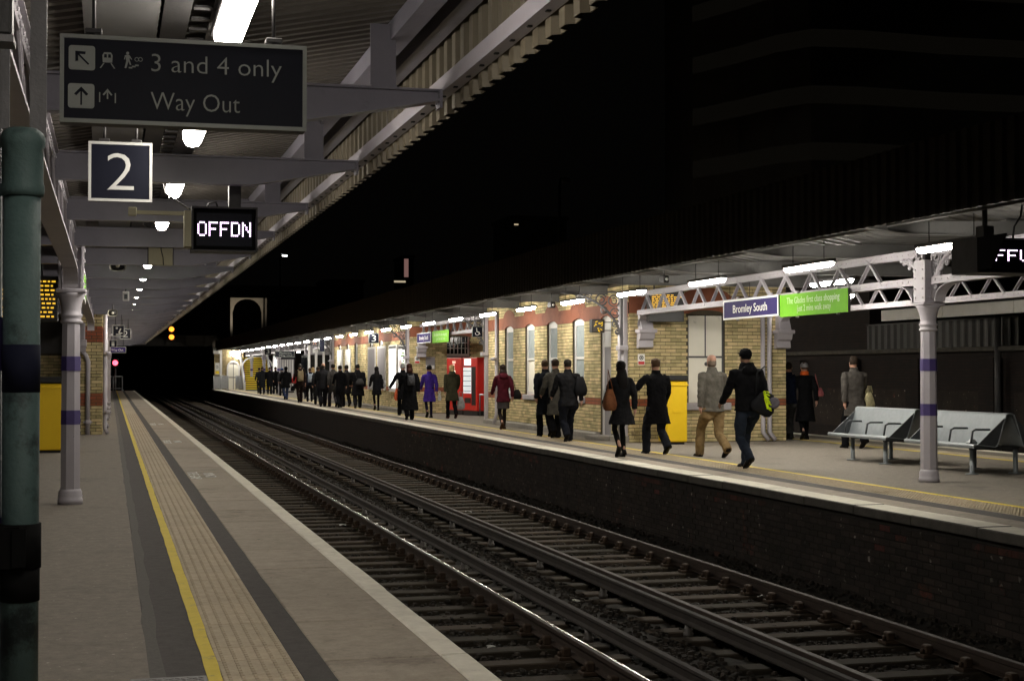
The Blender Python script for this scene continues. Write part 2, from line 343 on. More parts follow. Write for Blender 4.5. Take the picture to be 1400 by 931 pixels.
# ------------------------------------------------------------------ bricks
_BM = {}
def brick_mesh(l, m, mi_):
    k = (round(l, 3), m)
    if k not in _BM:
        b = MB().bbox(-l/2, l/2, -.03, .008, -.0315, .0315, .004); _BM[k] = b.mesh('brick', m)
    return _BM[k]
def brick_wall(parent, length, z0, z1, place, m='brick_yellow', holes=(), zones=(), single=0, single_test=None, joined=True, pick=None, pitch=.235, course=.076, seed=1, name='brick'):
    """bricks of one wall face. The face runs along local u (0..length) and z; place(u,z) -> (position, rz).
    single: how many of them become objects of their own; the rest are one joined part"""
    rr = random.Random(seed); n = 0; rest = MB(); cells = []
    k = 0; z = z0+course/2
    while z+course/2 <= z1+.002:
        solid = [(0.0, length)]
        for h in holes:
            if h[2] < z < h[3]:
                nw = []
                for p, q in solid:
                    if h[1] <= p or h[0] >= q: nw.append((p, q)); continue
                    if h[0] > p: nw.append((p, h[0]))
                    if h[1] < q: nw.append((h[1], q))
                solid = nw
        u = (0 if k % 2 == 0 else -pitch/2)
        while u < length-.02:
            for p, q in solid:
                a, b = max(u, p)+.005, min(u+pitch, q)-.005
                if b-a > .03: cells.append((a, b, z))
            u += pitch
        z += course; k += 1
    if single_test: cells.sort(key=single_test)
    for a, b, z in cells:
        mm = m
        for zn in zones:
            if zn[0] < z < zn[1]: mm = zn[2]
        if pick: mm = pick((a+b)/2, z, rr)
        p, rz = place((a+b)/2, z); l = min(b-a, .225)
        off = rr.uniform(-.003, .003)
        if n < single:
            link(name, brick_mesh(round(l, 2), mm, 0), parent, p, (0, 0, rz)); n += 1
        else:
            st = len(rest.v); rest.box(-l/2, l/2, -.03, .007+off, -.0315, .0315, ['brick_yellow', 'brick_red', 'brick_soot', 'render_red', 'brick_sootred'].index(mm))
            rest.xf(Matrix.Translation(p) @ Matrix.Rotation(rz, 4, 'Z'), st)
    if rest.v and joined:
        o = rest.build('brickwork', ['brick_yellow', 'brick_red', 'brick_soot', 'render_red', 'brick_sootred'], parent); tag(o, kind='stuff')
# ------------------------------------------------------------------ the ground
tag(MB().box(-400, 400, -60, 900, -1.9, -1.32).build('ground', 'ground_earth'), kind='structure')
YE = 122.0        # far end of the near platform
YI = 130.0        # far end of the island platform
# near platform (structure)
plat = MB().box(-14, 1.74, -12, YE, -1.6, -.07).build('platform', 'coping_side'); tag(plat, kind='structure')
MB().box(-14, .20, -12, YE, -.069, 0).build('asphalt_surface', 'asphalt', plat)
def strip(name, x0, x1, y0, y1, z0, z1, m, parent, wob=.006, step=.35, seed=3):
    """a long sheet with slightly uneven edges"""
    r = random.Random(seed); n = int((y1-y0)/step); L = []; Rr = []
    for i in range(n+1):
        y = y0+(y1-y0)*i/n; L.append((x0+r.uniform(-wob, wob), y)); Rr.append((x1+r.uniform(-wob, wob), y))
    b = MB(); vs = []
    for (a, c) in zip(L, Rr): vs += [(a[0], a[1], z1), (c[0], c[1], z1), (a[0], a[1], z0), (c[0], c[1], z0)]
    fs = []
    for i in range(n):
        q = 4*i; fs += [(q, q+1, q+5, q+4), (q+2, q, q+4, q+6), (q+1, q+3, q+7, q+5)]
    b.add(vs, fs); return b.build(name, m, parent)
strip('repair_seam', .20, .275, -12, YE, -.06, .0005, 'asphalt_patch', plat, .012, .6, 1)
MB().box(.20, .549, -12, YE, -.069, -.0025).build('dark_surface', 'asphalt_dark', plat)
strip('yellow_line', .478, .549, -12, YE, -.0025, .0025, 'yellow_line', plat, .004, .3, 5)
strip('dark_strip', .938, 1.094, -12, YE, -.069, -.001, 'asphalt_dark', plat, .004, .5, 6)
# tactile tiles with blister rows
def tactile_mesh(w, l, nx, ny, studs=True):
    b = MB(); b.bbox(0, w, 0, l, -.06, 0, .003)
    if studs:
        for i in range(nx):
            for j in range(ny):
                cx, cyy = (i+.5)*w/nx, (j+.25+.5*(i % 2))*l/ny; r0, r1, h = .014, .009, .0085
                vs = [(cx+r*dx*.8, cyy+r*dy*1.5, z) for r, z in ((r0, -.001), (r1, h)) for dx, dy in ((-1, -1), (1, -1), (1, 1), (-1, 1))]
                b.add(vs, [(4, 5, 6, 7), (0, 1, 5, 4), (1, 2, 6, 5), (2, 3, 7, 6), (3, 0, 4, 7)])
    return b.mesh('tactile_tile', 'tactile')
TM, TP = tactile_mesh(.384, .394, 6, 6), tactile_mesh(.384, .394, 6, 6, False)
for i in range(294):
    link('tactile_tile', TM if i < 130 else TP, plat, (.552, 4.2+.4*i, random.uniform(0, .0022)), (random.uniform(-.003, .003), 0, 0))
MB().box(.552, .936, -12, 4.19, -.06, 0).build('tactile_strip', 'tactile', plat)
sl = MB().bbox(0, .621, 0, 1.262, -.065, 0, .006).mesh('paving_slab', 'slab')
cp_ = MB(); cp_.bbox(0, .15, 0, 1.274, -.13, .004, .009); cp_m = cp_.mesh('coping_stone', 'coping')
for i in range(100):
    y = -6+1.28*i
    if y+1.28 > YE: break
    link('paving_slab', sl, plat, (1.098, y, random.uniform(-.002, .003)), (random.uniform(-.002, .002), random.uniform(-.002, .002), 0))
    link('coping_stone', cp_m, plat, (1.722+random.uniform(-.003, .003), y, random.uniform(-.001, .002)))
# MIND THE GAP painted on the slabs, to be read facing the track
for i, (px, py, s) in enumerate(((278, 650, .26), (237, 604, .26), (217, 580, .26))):
    g = ground(px, py)
    me = text_me('MIND\nTHE GAP', .22, 'white_line', .001, 'CENTER', 1.7)
    link('painted_lettering', me, plat, (1.34, g.y, .0065), (0, 0, R(-90)))
# chequer access cover
cv = MB(); cv.bbox(0, .37, 0, .72, -.02, .006, .004)
for i in range(12):
    for j in range(22):
        cx, cyy = .03+i*.028, .04+j*.03; d = .010 if (i+j) % 2 else -.010
        cv.bar((cx-.01, cyy-d, .0065), (cx+.01, cyy+d, .0065), .006, .004)
o = cv.build('access_cover', 'manhole', None, (.105, 7.1, 0)); tag(o, 'grey chequered steel access cover set in the near platform by the yellow line', 'access cover')

# ------------------------------------------------------------------ island platform (structure)
isl = MB().box(8.27, 16.3, -10, YI, -1.6, -.10).build('island_platform', 'mortar_soot'); tag(isl, kind='structure')
MB().box(9.905, 16.0, -10, YI, -.099, 0).build('asphalt_surface', 'asphalt', isl)
strip('yellow_line', 9.785, 9.905, -10, YI, -.09, .0025, 'yellow_line', isl, .006, .4, 8)
strip('dark_strip', 8.945, 9.235, -10, YI, -.099, -.001, 'asphalt_dark', isl, .008, .5, 9)
TM2, TP2 = tactile_mesh(.544, .394, 8, 6), tactile_mesh(.544, .394, 8, 6, False)
for i in range(298):
    link('tactile_tile', TM2 if i < 90 else TP2, isl, (9.238, 10.4+.4*i, random.uniform(0, .0025)))
sl2 = MB().bbox(0, .388, 0, 1.272, -.09, 0, .004).mesh('paving_slab', 'slab')
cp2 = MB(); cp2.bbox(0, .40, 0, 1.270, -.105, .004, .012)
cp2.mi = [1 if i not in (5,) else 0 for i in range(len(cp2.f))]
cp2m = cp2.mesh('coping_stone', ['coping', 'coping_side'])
for i in range(96):
    y = 8.2+1.28*i
    if y+1.28 > YI: break
    link('paving_slab', sl2, isl, (8.552, y, random.uniform(-.002, .003)))
    link('coping_stone', cp2m, isl, (8.148+random.uniform(-.006, .006), y, random.uniform(-.002, .003)), (random.uniform(-.003, .003), 0, 0))
MB().box(16.0, 16.3, -10, YI, -.099, .004).build('back_coping', 'coping', isl)
strip('back_yellow_line', 14.75, 14.86, -10, YI, .0005, .004, 'yellow_line', isl, .006, .5, 12)
strip('back_tactile_strip', 14.87, 15.35, -10, YI, .0005, .003, 'tactile', isl, .003, .6, 13)
# brick face of the island platform
brick_wall(isl, 34.0, -1.16, -.115, lambda u, z: ((8.262, 11.0+u, z), R(90)), 'brick_soot', single=300,
           single_test=lambda c: abs(c[0]-4.5)+(0 if c[2] > -.95 else 8), seed=5,
           pick=lambda u, z, r: 'brick_sootred' if r.random() < (.95 if z > -.27 else .35 if z > -.34 else 0.01)*min(1, max(0, math.sin(u*1.7)+math.sin(u*.63+1)+.1)) else 'brick_soot')
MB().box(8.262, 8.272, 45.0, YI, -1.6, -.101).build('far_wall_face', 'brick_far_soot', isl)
for (px, n) in ((820, 3), (1060, 4), (1180, 3)):      # patches of red facing brick high on the wall
    pass

# ------------------------------------------------------------------ tracks
ZR = EYE-2.45         # rail head
RAILP = [(-.03, 0), (.010, 0), (.031, 0), (.035, -.006), (.035, -.038), (.009, -.05), (.009, -.125), (.065, -.14), (.065, -.15), (-.065, -.15), (-.065, -.14), (-.009, -.125), (-.009, -.05), (-.035, -.038), (-.034, -.006)]
def rail_mesh(prof, y0, y1, seed, amp=.0009, step=.75, mats=('rail_side', 'rail_dull', 'rail_top')):
    """rail section drawn along the track; face 0 is the dull head, face 1 its polished gauge corner"""
    r = random.Random(seed); n = int((y1-y0)/step); b = MB(); k = len(prof); dx = 0; vs = []
    for i in range(n+1):
        dx = dx*.8+r.uniform(-amp, amp)*.6
        for p in prof: vs.append((p[0]+dx, y0+(y1-y0)*i/n, p[1]))
    for i in range(n):
        for j in range(k):
            q = (j+1) % k
            b.f.append((i*k+j, i*k+q, (i+1)*k+q, (i+1)*k+j)); b.mi.append(j+1 if j < 2 else 0); b.smooth.append(False)
    b.v = vs; b.f += [tuple(range(k))[::-1], tuple(range(n*k, (n+1)*k))]; b.mi += [0, 0]; b.smooth += [False, False]
    return b.mesh('rail', list(mats))
slm = [MB().bbox(-1.3, 1.3, -.125, .125, -.16, 0, .012).mesh('sleeper', 'sleeper') for _ in range(1)]
chm = MB(); chm.bbox(-.17, .17, -.08, .08, 0, .035, .006); chm.bbox(.05, .13, -.05, .05, .03, .115, .012); chm.bbox(-.13, -.05, -.05, .05, .03, .115, .012)
chm.lathe([(.02, .035), (.02, .075), (.008, .08)], (.145, 0), 6); chm.lathe([(.02, .035), (.02, .075), (.008, .08)], (-.145, 0), 6); chm = chm.mesh('rail_chair', 'chair_iron')
def track(label, x0, x1, seed, cond, near=6.0, chairs=75):
    t = thing('railway_track', label, 'track', ((x0+x1)/2, 0, ZR), 0, 'railway tracks between the platforms'); c = (x0+x1)/2
    for x in (x0, x1): link('rail', rail_mesh(RAILP, -8, 190, seed+int(x*10), mats=('rail_side', 'rail_dull', 'rail_top' if abs(x-4.13) < .1 else 'rail_dull')), t, (x-c, 0, 0))
    r = random.Random(seed); y = near; k = 0
    while y < 178:
        dyy = r.uniform(-.03, .03)
        link('sleeper', slm[0], t, (r.uniform(-.04, .04), y+dyy, -.185+r.uniform(-.012, .008)), (r.uniform(-.01, .01), r.uniform(-.006, .006), r.uniform(-.015, .015)))
        if k < chairs:
            for x in (x0, x1): link('rail_chair', chm, t, (x-c, y+dyy, -.185), (0, 0, r.choice((0, math.pi))))
        y += .68; k += 1
    xc = cond-c
    P = [(-.03, .07), (.03, .07), (.036, .05), (.022, .03), (.022, -.02), (.045, -.045), (.045, -.06), (-.045, -.06), (-.045, -.045), (-.022, -.02), (-.022, .03), (-.036, .05)]
    link('conductor_rail', rail_mesh(P, -8, 190, seed+3, .005, .9, ('conductor', 'conductor', 'conductor')), t, (xc, 0, 0))
    ins = MB().lathe([(.05, -.2), (.055, -.15), (.04, -.14), (.05, -.11), (.035, -.1), (.04, -.06)], n=8).mesh('insulator', 'insulator')
    y = near+.2
    while y < 120: link('insulator', ins, t, (xc, y, 0)); y += 2.72
    return t
T1 = track('railway track beside the near platform, its inner rail shining', 2.62, 4.13, 21, 4.53)
T2 = track('railway track running along the brick face of the island platform', 5.90, 7.40, 35, 5.57)
# ballast bed and loose stones
def bed():
    xs = np.linspace(1.75, 8.26, 40); ys = np.arange(-8, 190, .45)
    b = MB(); vs = []
    for y in ys:
        for x in xs:
            z = ZR-.25+.05*math.exp(-((x-5.0)/.6)**2)+.05*math.exp(-((x-1.9)/.35)**2)+.12*math.exp(-((x-8.2)/.45)**2)
            vs.append((x, y, z+random.uniform(-.025, .025)))
    n = len(xs); fs = [(i*n+j, i*n+j+1, (i+1)*n+j+1, (i+1)*n+j) for i in range(len(ys)-1) for j in range(n-1)]
    b.add(vs, fs); return b.build('ballast_bed', 'ballast')
tag(bed(), 'dark dirty ballast bed under the tracks', 'ballast', kind='stuff')
def stones(n):
    base = np.array([(-1, -.8, -.6), (1, -.7, -.5), (.8, 1, -.6), (-.9, .8, -.5), (-.6, -.5, .7), (.7, -.6, .6), (.5, .6, .8), (-.7, .6, .55)], float)
    F0 = np.array([(0, 3, 2, 1), (4, 5, 6, 7), (0, 1, 5, 4), (1, 2, 6, 5), (2, 3, 7, 6), (3, 0, 4, 7)])
    t = rng.random(n); D = 9+ (1/(1/50-(1/50-1/1.0)*0) )*0 + 46*t**1.8
    x = rng.uniform(1.95, 8.22, n)
    keep = np.ones(n, bool)
    for xr in (2.62, 4.13, 4.53, 5.57, 5.9, 7.4): keep &= np.abs(x-xr) > .1
    x, D = x[keep], D[keep]; n = len(x)
    s = rng.uniform(.014, .034, n); a = rng.uniform(0, 6.28, n)
    V = base[None]*(1+rng.uniform(-.25, .25, (n, 8, 3)))*s[:, None, None]*np.array([1, 1.15, .8])
    ca, sa = np.cos(a)[:, None], np.sin(a)[:, None]
    X = V[..., 0]*ca-V[..., 1]*sa+x[:, None]; Y = V[..., 0]*sa+V[..., 1]*ca+D[:, None]
    zb = ZR-.25+.05*np.exp(-((x-5.0)/.6)**2)+.05*np.exp(-((x-1.9)/.35)**2)+.12*np.exp(-((x-8.2)/.45)**2)+.012
    Z = V[..., 2]+(zb+rng.uniform(-.01, .035, n))[:, None]
    P = np.stack([X, Y, Z], -1).reshape(-1, 3); Fc = (F0[None]+8*np.arange(n)[:, None, None]).reshape(-1, 4)
    me = bpy.data.meshes.new('loose_ballast'); me.from_pydata(P.tolist(), [], Fc.tolist()); me.materials.append(MATS['ballast']); me.update()
    return link('loose_ballast', me)
tag(stones(26000), 'loose dark ballast stones scattered between and beside the rails', 'ballast', kind='stuff')
# a few scraps of litter on the ballast
lr = random.Random(4)
LIT = ((856, 246), (905, 400))
for i, (px, py, what) in enumerate(((752, 687, 'flattened white paper scrap'), (672, 884, 'small pale paper scrap'), (1040, 815, 'crumpled white scrap'), (788, 821, 'pale torn wrapper'), (847, 722, 'tiny white scrap'), (640, 700, 'thin pale wrapper'), (468, 718, 'crumpled pale cup lid'))):
    g = ground(px, py, ZR-.14); b = MB(); s = lr.uniform(.03, .055); vs = []
    for a in range(3):
        for c in range(3): vs.append(((a-1)*s+lr.uniform(-.3, .3)*s, (c-1)*s*.7+lr.uniform(-.3, .3)*s, lr.uniform(0, .5)*s))
    b.add(vs, [(a*3+c, a*3+c+1, a*3+c+4, a*3+c+3) for a in range(2) for c in range(2)])
    n0 = len(b.v); b.add([(v[0], v[1], v[2]-.006) for v in vs], [f[::-1] for f in [(a*3+c, a*3+c+1, a*3+c+4, a*3+c+3) for a in range(2) for c in range(2)]])
    tag(b.build('paper_scrap', 'litter', None, g), what+(' lying on the ballast between the rails', ' lying on ballast near the platform', ' on the ballast beside the far rail')[i % 3], 'litter', 'litter on the tracks')
# ------------------------------------------------------------------ station ironwork shared by both platforms
def column(label, loc, paint='paint_lilac', group='canopy columns', top=True, rot=0, plain=False):
    t = thing('canopy_column', label, 'column', loc, rot, group); q = R(22.5)
    MB().lathe([(.14, 0), (.14, .06), (.132, .066), (.137, .1), (.13, .112), (.132, .14), (.122, .155), (.114, .175)], n=16).build('base', paint, t)
    MB().lathe([(.115, .17), (.113, .9), (.104, 2.12)], n=8, smooth=False, rot=q).build('shaft', paint, t)
    for z0, z1 in ((.91, 1.07), (1.52, 1.685)):
        MB().lathe([(.1165, z0), (.1145, z1)], n=8, smooth=False, rot=q).build('painted_band', 'paint_purple', t)
    if plain:
        MB().lathe([(.1035, 2.12), (.1, 3.0)], n=8, smooth=False, rot=q).build('upper_shaft', 'steel_grey', t); return t
    MB().lathe([(.107, 2.06), (.124, 2.075), (.124, 2.09), (.112, 2.1), (.112, 2.13), (.126, 2.145), (.126, 2.16), (.108, 2.175), (.108, 2.22), (.118, 2.29), (.145, 2.37), (.175, 2.41)], n=16).build('capital', paint, t)
    MB().bbox(-.17, .17, -.17, .17, 2.41, 2.455, .012).build('abacus', paint, t)
    if top:
        b = MB(); b.box(-.1, .1, -.11, .11, 2.455, 3.03)
        for sx in (-.125, .125):
            b.box(sx-.012, sx+.012, -.15, .15, 2.46, 3.03)
            for yy in (-.1, .1):
                for z in (2.52, 2.64, 2.78, 2.9): b.ball((sx+(.014 if sx > 0 else -.014), yy, z), .016, 6, 4)
        for yy in (-.12, .12):
            for xx in (-.06, .06):
                for z in (2.52, 2.64, 2.78, 2.9): b.ball((xx, yy, z), .016, 6, 4)
        b.build('stanchion', paint, t)
    return t
def ring(b, c, r, tr, ax, n=14, arc=(0, 360)):
    pts = []
    for i in range(n+1):
        a = R(arc[0]+(arc[1]-arc[0])*i/n); p = (r*math.cos(a), r*math.sin(a))
        pts.append((c[0], c[1]+p[0], c[2]+p[1]) if ax == 0 else (c[0]+p[0], c[1], c[2]+p[1]))
    b.tube(pts, tr, 5)
def girder(label, x, y0, y1, z0, z1, paint='paint_lilac', pan=1.0, haunch=(True, True), plates=True, skip=(0, 0), low=2.46, group='lattice girders'):
    """riveted W-lattice girder running along the platform between two supports"""
    t = thing('lattice_girder', label, 'girder', (x, y0, z0), 0, group); L = y1-y0; h = z1-z0
    for nm, z, s in (('top_chord', h-.045, 1), ('bottom_chord', .045, -1)):
        b = MB(); b.box(-.075, .075, 0, L, z+s*.033, z+s*.033+s*.012 if s > 0 else z+s*.033-.012) if False else None
        zz = (h-.012, h) if s > 0 else (0, .012)
        b.box(-.08, .08, 0, L, *zz)
        for sx in (-.05, .05): b.box(sx-.006, sx+.006, 0, L, (h-.1 if s > 0 else .012), (h-.012 if s > 0 else .1))
        k = .08
        while k < L:
            b.ball((-.059, k, h-.055 if s > 0 else .055), .011, 5, 3); b.ball((.059, k+.0, h-.055 if s > 0 else .055), .011, 5, 3)
            k += .155
        b.build(nm, paint, t)
    n = max(2, round(L/pan)); p = L/n
    for i in range(n):
        if (i+.5)*p < skip[0] or (i+.5)*p > L-skip[1]: continue
        for s, (ya, yb) in enumerate(((i*p+.05, (i+.5)*p-.02), ((i+1)*p-.05, (i+.5)*p+.02))):
            b = MB(); xo = .03 if s else -.03
            b.bar((xo, ya, .06), (xo, yb, h-.06), .012, .065, up=(1, 0, 0)); b.bar((xo+.02*(1 if s else -1), ya, .06), (xo+.02*(1 if s else -1), yb, h-.06), .04, .012, up=(1, 0, 0))
            b.build('diagonal', paint, t)
    for k, (on, ys) in enumerate(zip(haunch, (1, -1))):
        if not on: continue
        yb = 0 if k == 0 else L; d = z0-low
        out = []
        for i in range(9):
            a = math.pi/2*i/8; out.append((.10+.42*(1-math.cos(a)), -d+d*math.sin(a)))
        pts = [(yb+ys*(.02), -d), (yb+ys*.02, .0)]; poly = [(yb+ys*.02, -d), (yb+ys*.02, 0)]+[(yb+ys*o_[0], o_[1]) for o_ in out[::-1]]
        if ys > 0: poly = poly[::-1]
        b = MB()
        for sx in (-.05, .05) if plates else (): b.prism(poly, 0, sx-.006, sx+.006)
        for i in range(8):
            p0, p1 = out[i], out[i+1]; b.bar((0, yb+ys*p0[0], p0[1]), (0, yb+ys*p1[0], p1[1]), .16, .012, up=(0, ys*1.0, .001) if i < 3 else (0, 0, 1))
        b.build('haunch', paint, t)
    return t
def scroll_bracket(parent, y, s, z0, z1, paint, reach=.75):
    """cast filigree spandrel in the plane of the girder, s = side along Y"""
    b = MB(); h = z1-z0; N = 10; arc = []
    for i in range(N+1):
        a = math.pi/2*i/N; arc.append((reach*(1-math.cos(a))+.02, z0+h*math.sin(a)))
    b.tube([(0, y+s*p[0], p[1]) for p in arc], .034, 6)
    b.box(-.02, .02, min(y, y+s*.03), max(y, y+s*.03), z0, z1); b.box(-.02, .02, min(y, y+s*reach), max(y, y+s*reach), z1-.03, z1)
    for cyy, cz, r in ((.1, .86, .075), (.26, .86, .085), (.1, .66, .07), (.1, .47, .055), (.44, .9, .06), (.57, .93, .04), (.08, .3, .035), (.22, .69, .05), (.36, .76, .04), (.33, .94, .035), (.18, .97, .03), (.17, .55, .03), (.5, .84, .03)):
        ring(b, (0, y+s*cyy*reach/.75*1.0, z0+h*cz-.03), r, .019, 0, 12, (20, 330)); ring(b, (0, y+s*cyy*reach/.75, z0+h*cz-.03), r*.5, .016, 0, 8, (200, 470))
    b.build('scroll_bracket', paint, parent)
LIGHTN = {}
def tube_mesh(length, w, drop, m):
    b = MB(); pr = [(-w/2, 0), (-w*.46, -drop*.55), (-w*.3, -drop*.9), (0, -drop), (w*.3, -drop*.9), (w*.46, -drop*.55), (w/2, 0)]
    rings = []
    for y, s in ((0, .55), (.05, .9), (.11, 1), (length-.11, 1), (length-.05, .9), (length, .55)):
        rings.append([(p[0]*s, y, p[1]*s) for p in pr])
    b.loft([r[::-1] for r in rings], 0, True); return b.mesh('diffuser', m)
TUBE12, TUBE15 = tube_mesh(1.22, .12, .085, 'tube'), tube_mesh(1.48, .1, .062, 'tube_far')
HOUS12 = MB().bbox(-.065, .065, -.01, 1.23, .001, .05, .008).mesh('housing', 'steel_grey')
HOUS15 = MB().bbox(-.055, .055, -.01, 1.49, .001, .05, .008).mesh('housing', 'steel_grey')
def strip_light(label, x, y, z, long=False, group='', rod=.2):
    t = thing('strip_light', label, 'light', (x, y, z), 0, group)
    link('diffuser', TUBE15 if long else TUBE12, t); link('housing', HOUS15 if long else HOUS12, t)
    l = 1.48 if long else 1.22
    b = MB()
    for yy in (.25, l-.25): b.tube([(0, yy, .045), (0, yy, .045+rod)], .006, 5)
    b.build('hanger', 'steel_dark', t)
    return t

# ------------------------------------------------------------------ near platform canopy
CX = -.43; YC0, YC1 = -9.0, 85.0
def deckz(X): return 3.5-.197*(1.84-X) if X >= CX else 3.5-.197*(1.84-(2*CX-X))
can = thing('platform_canopy', 'lilac grey steel canopy with ribbed deck and cream lining over the near platform', 'canopy', (0, 0, 0))
def corr_deck(x0, x1, zf, y0, y1, pitch, depth, m, nm='roof_deck', parent=None):
    b = MB(); vs = []; n = int((y1-y0)/pitch)
    for i in range(n):
        for fy, fz in ((0, 0), (.38, 0), (.5, 1), (.88, 1)):
            y = y0+(i+fy)*pitch
            for x in (x0, x1): vs.append((x, y, zf(x)+fz*depth))
    k = len(vs)//2; fs = [(2*i, 2*i+1, 2*i+3, 2*i+2) for i in range(k-1)]
    b.add(vs, fs); st = len(b.v); b.add([(v[0], v[1], v[2]+.006) for v in vs], [f[::-1] for f in fs])
    return b.build(nm, m, parent)
corr_deck(CX, 1.86, deckz, YC0, YC1, .14, .035, 'deck_cream', parent=can)
corr_deck(-4.2, CX, deckz, YC0, YC1, .14, .035, 'deck_cream', parent=can)
bt = 3.055
def beam_mesh():
    b = MB()
    web = [(-4.0, bt-.012), (-4.0, bt-.19), (.98, bt-.19), (1.74, bt-.05), (1.74, bt-.012)]
    b.prism(web, 1, -.008, .008)
    b.box(-4.0, 1.75, -.055, .055, bt-.012, bt)
    b.box(-4.0, .98, -.055, .055, bt-.202, bt-.19); b.bar((.98, 0, bt-.196), (1.74, 0, bt-.056), .11, .012)
    b.box(1.735, 1.75, -.055, .055, bt-.1, bt)
    return b.mesh('roof_beam', 'paint_roof')
bm_ = beam_mesh(); stm = MB().box(1.36, 1.5, -.006, .006, bt+.001, deckz(1.36)-.001).box(1.36, 1.5, -.04, .04, bt, bt+.012).mesh('strut', 'paint_roof')
ys = []; y = 8.23-2.93*5
while y < YC1: ys.append(y); y += 2.93
for y in ys:
    link('roof_beam', bm_, can, (0, y, 0)); link('strut', stm, can, (0, y, 0))
def ang(nm, pts, m, y0=YC0, y1=YC1): MB().prism(pts, 1, y0, y1).build(nm, m, can)
ang('purlin', [(1.47, deckz(1.47)-.11), (1.58, deckz(1.47)-.11), (1.58, deckz(1.47)-.098), (1.482, deckz(1.47)-.098), (1.482, deckz(1.47)-.004), (1.47, deckz(1.47)-.004)], 'paint_roof')
ang('purlin', [(1.70, deckz(1.7)-.1), (1.80, deckz(1.7)-.1), (1.80, deckz(1.7)-.088), (1.712, deckz(1.7)-.088), (1.712, deckz(1.7)-.003), (1.70, deckz(1.7)-.003)], 'paint_roof')
ang('edge_rail', [(1.752, 3.045), (1.823, 3.045), (1.823, 3.057), (1.764, 3.057), (1.764, 3.13), (1.752, 3.13)], 'paint_lilac')
bo = MB(); y = 3.0
while y < 60: bo.bbox(1.775, 1.80, y-.012, y+.012, 3.036, 3.0449, .003); y += .3 if int(y*10) % 3 else .22
bo.build('rail_bolts', 'black_iron', can)
# gutter plate and cable trays under the deck
MB().box(-.12, .20, YC0, YC1, 3.062, 3.085).build('gutter_plate', 'soffit', can)
tr = MB(); tr.box(.215, .33, YC0, YC1, 3.06, 3.075); tr.box(.215, .222, YC0, YC1, 3.075, 3.13); tr.box(.323, .33, YC0, YC1, 3.075, 3.13)
y = YC0
while y < YC1: tr.box(.34, .44, y, y+.05, 3.062, 3.072); y += .22
tr.build('cable_tray', 'steel_dark', can)
MB().box(.42, .56, YC0, YC1, 3.0625, 3.072).build('light_trunking', 'steel_grey', can)
def clad_mesh(z0, z1, inner, outer, sgn):
    """1.05 m of trapezoid cladding, ribs up and down; inner face towards the platform"""
    b = MB(); vs = []; pit = .21; dep = .038
    prof = []
    for i in range(5):
        for fy, fx in ((0, 0), (.40, 0), (.5, 1), (.90, 1)): prof.append((i*pit+fy*pit, fx*dep))
    prof.append((1.05, 0))
    for y, x in prof: vs += [(sgn*x, y, z0), (sgn*x, y, z1)]
    fs = [(2*i, 2*i+1, 2*i+3, 2*i+2) for i in range(len(prof)-1)]
    b.add(vs, fs if sgn > 0 else [f[::-1] for f in fs], 0)
    v2 = [(v[0]+sgn*.007, v[1], v[2]) for v in vs]; n = len(vs)
    b.add(v2, [f[::-1] for f in fs] if sgn > 0 else fs, 1)
    for i in range(len(prof)-1): b.f.append((2*i, 2*i+2, n+2*i+2, n+2*i)); b.mi.append(0); b.smooth.append(False)
    return b.mesh('cladding_sheet', [inner, outer])
cl = clad_mesh(2.965, 3.60, 'clad_in', 'clad_out', 1); y = YC0
while y+1.05 <= YC1+.1: link('cladding_sheet', cl, can, (1.83, y, 0)); y += 1.05
MB().box(-4.1, 1.9, YC1+.16, YC1+.22, 2.93, 3.6).build('end_board', 'paint_roof', can)
# strip lights under the near canopy
k = 0; y0l = 8.58-2.93*5
while y0l < 83:
    nm = 'strip light hanging over the near platform'
    if y0l+1.22 < 5.2: lab = 'fluorescent '+nm+', '+ORD[1+int(round((5.45-y0l)/2.93))]+' to last behind the camera'
    else: lab = ORD[k]+' fluorescent '+nm+', counted from the big sign'; k += 1
    strip_light(lab, .49, y0l, 2.99, False, 'near canopy strip lights', .06); y0l += 2.93 if y0l > -20 else 0
# columns and girders of the near platform
YN, YL = 5.02, 18.3
column('blue grey column at the left edge of the picture, behind a teal drainpipe', (-.425, YN, 0), 'paint_bluegrey', plain=True)
column('lilac octagonal column with two purple bands on the near platform', (-.43, YL, 0))
girder('lattice girder from the drainpipe to the lilac column on the near platform', CX, YN+.2, YL-.2, 2.66, 3.05)
girder('lattice girder from the lilac column to the brick pier on the near platform', CX, YL+.2, 37.3, 2.66, 3.05)
girder('lattice girder leading back over the camera on the near platform', CX, YN-12, YN-.2, 2.66, 3.05)
# teal drainpipe
t = thing('drainpipe', 'thick teal iron drainpipe with black clamp in front of the left edge column', 'pipe', (-.262, 4.93, 0))
MB().lathe([(.055, 0), (.055, 2.06)], n=20).build('lower_pipe', 'paint_teal', t)
MB().lathe([(.063, 2.055), (.066, 2.07), (.066, 2.085), (.062, 2.095), (.062, 2.2), (.067, 2.21), (.067, 2.235), (.06, 2.25), (.045, 2.262)], n=20).build('socket', 'paint_teal', t)
MB().lathe([(.0565, 1.455), (.0565, 1.6)], n=20).build('painted_band', 'paint_navy', t)
b = MB().lathe([(.062, .92), (.062, 1.055)], n=20); b.box(-.14, .0, -.068, -.02, .925, 1.05); b.box(-.02, .02, -.08, -.055, .93, 1.045)
b.build('clamp', 'matte_black', t); MB().lathe([(.058, .82), (.058, .925)], n=20).build('bitumen_coat', 'matte_black', t)
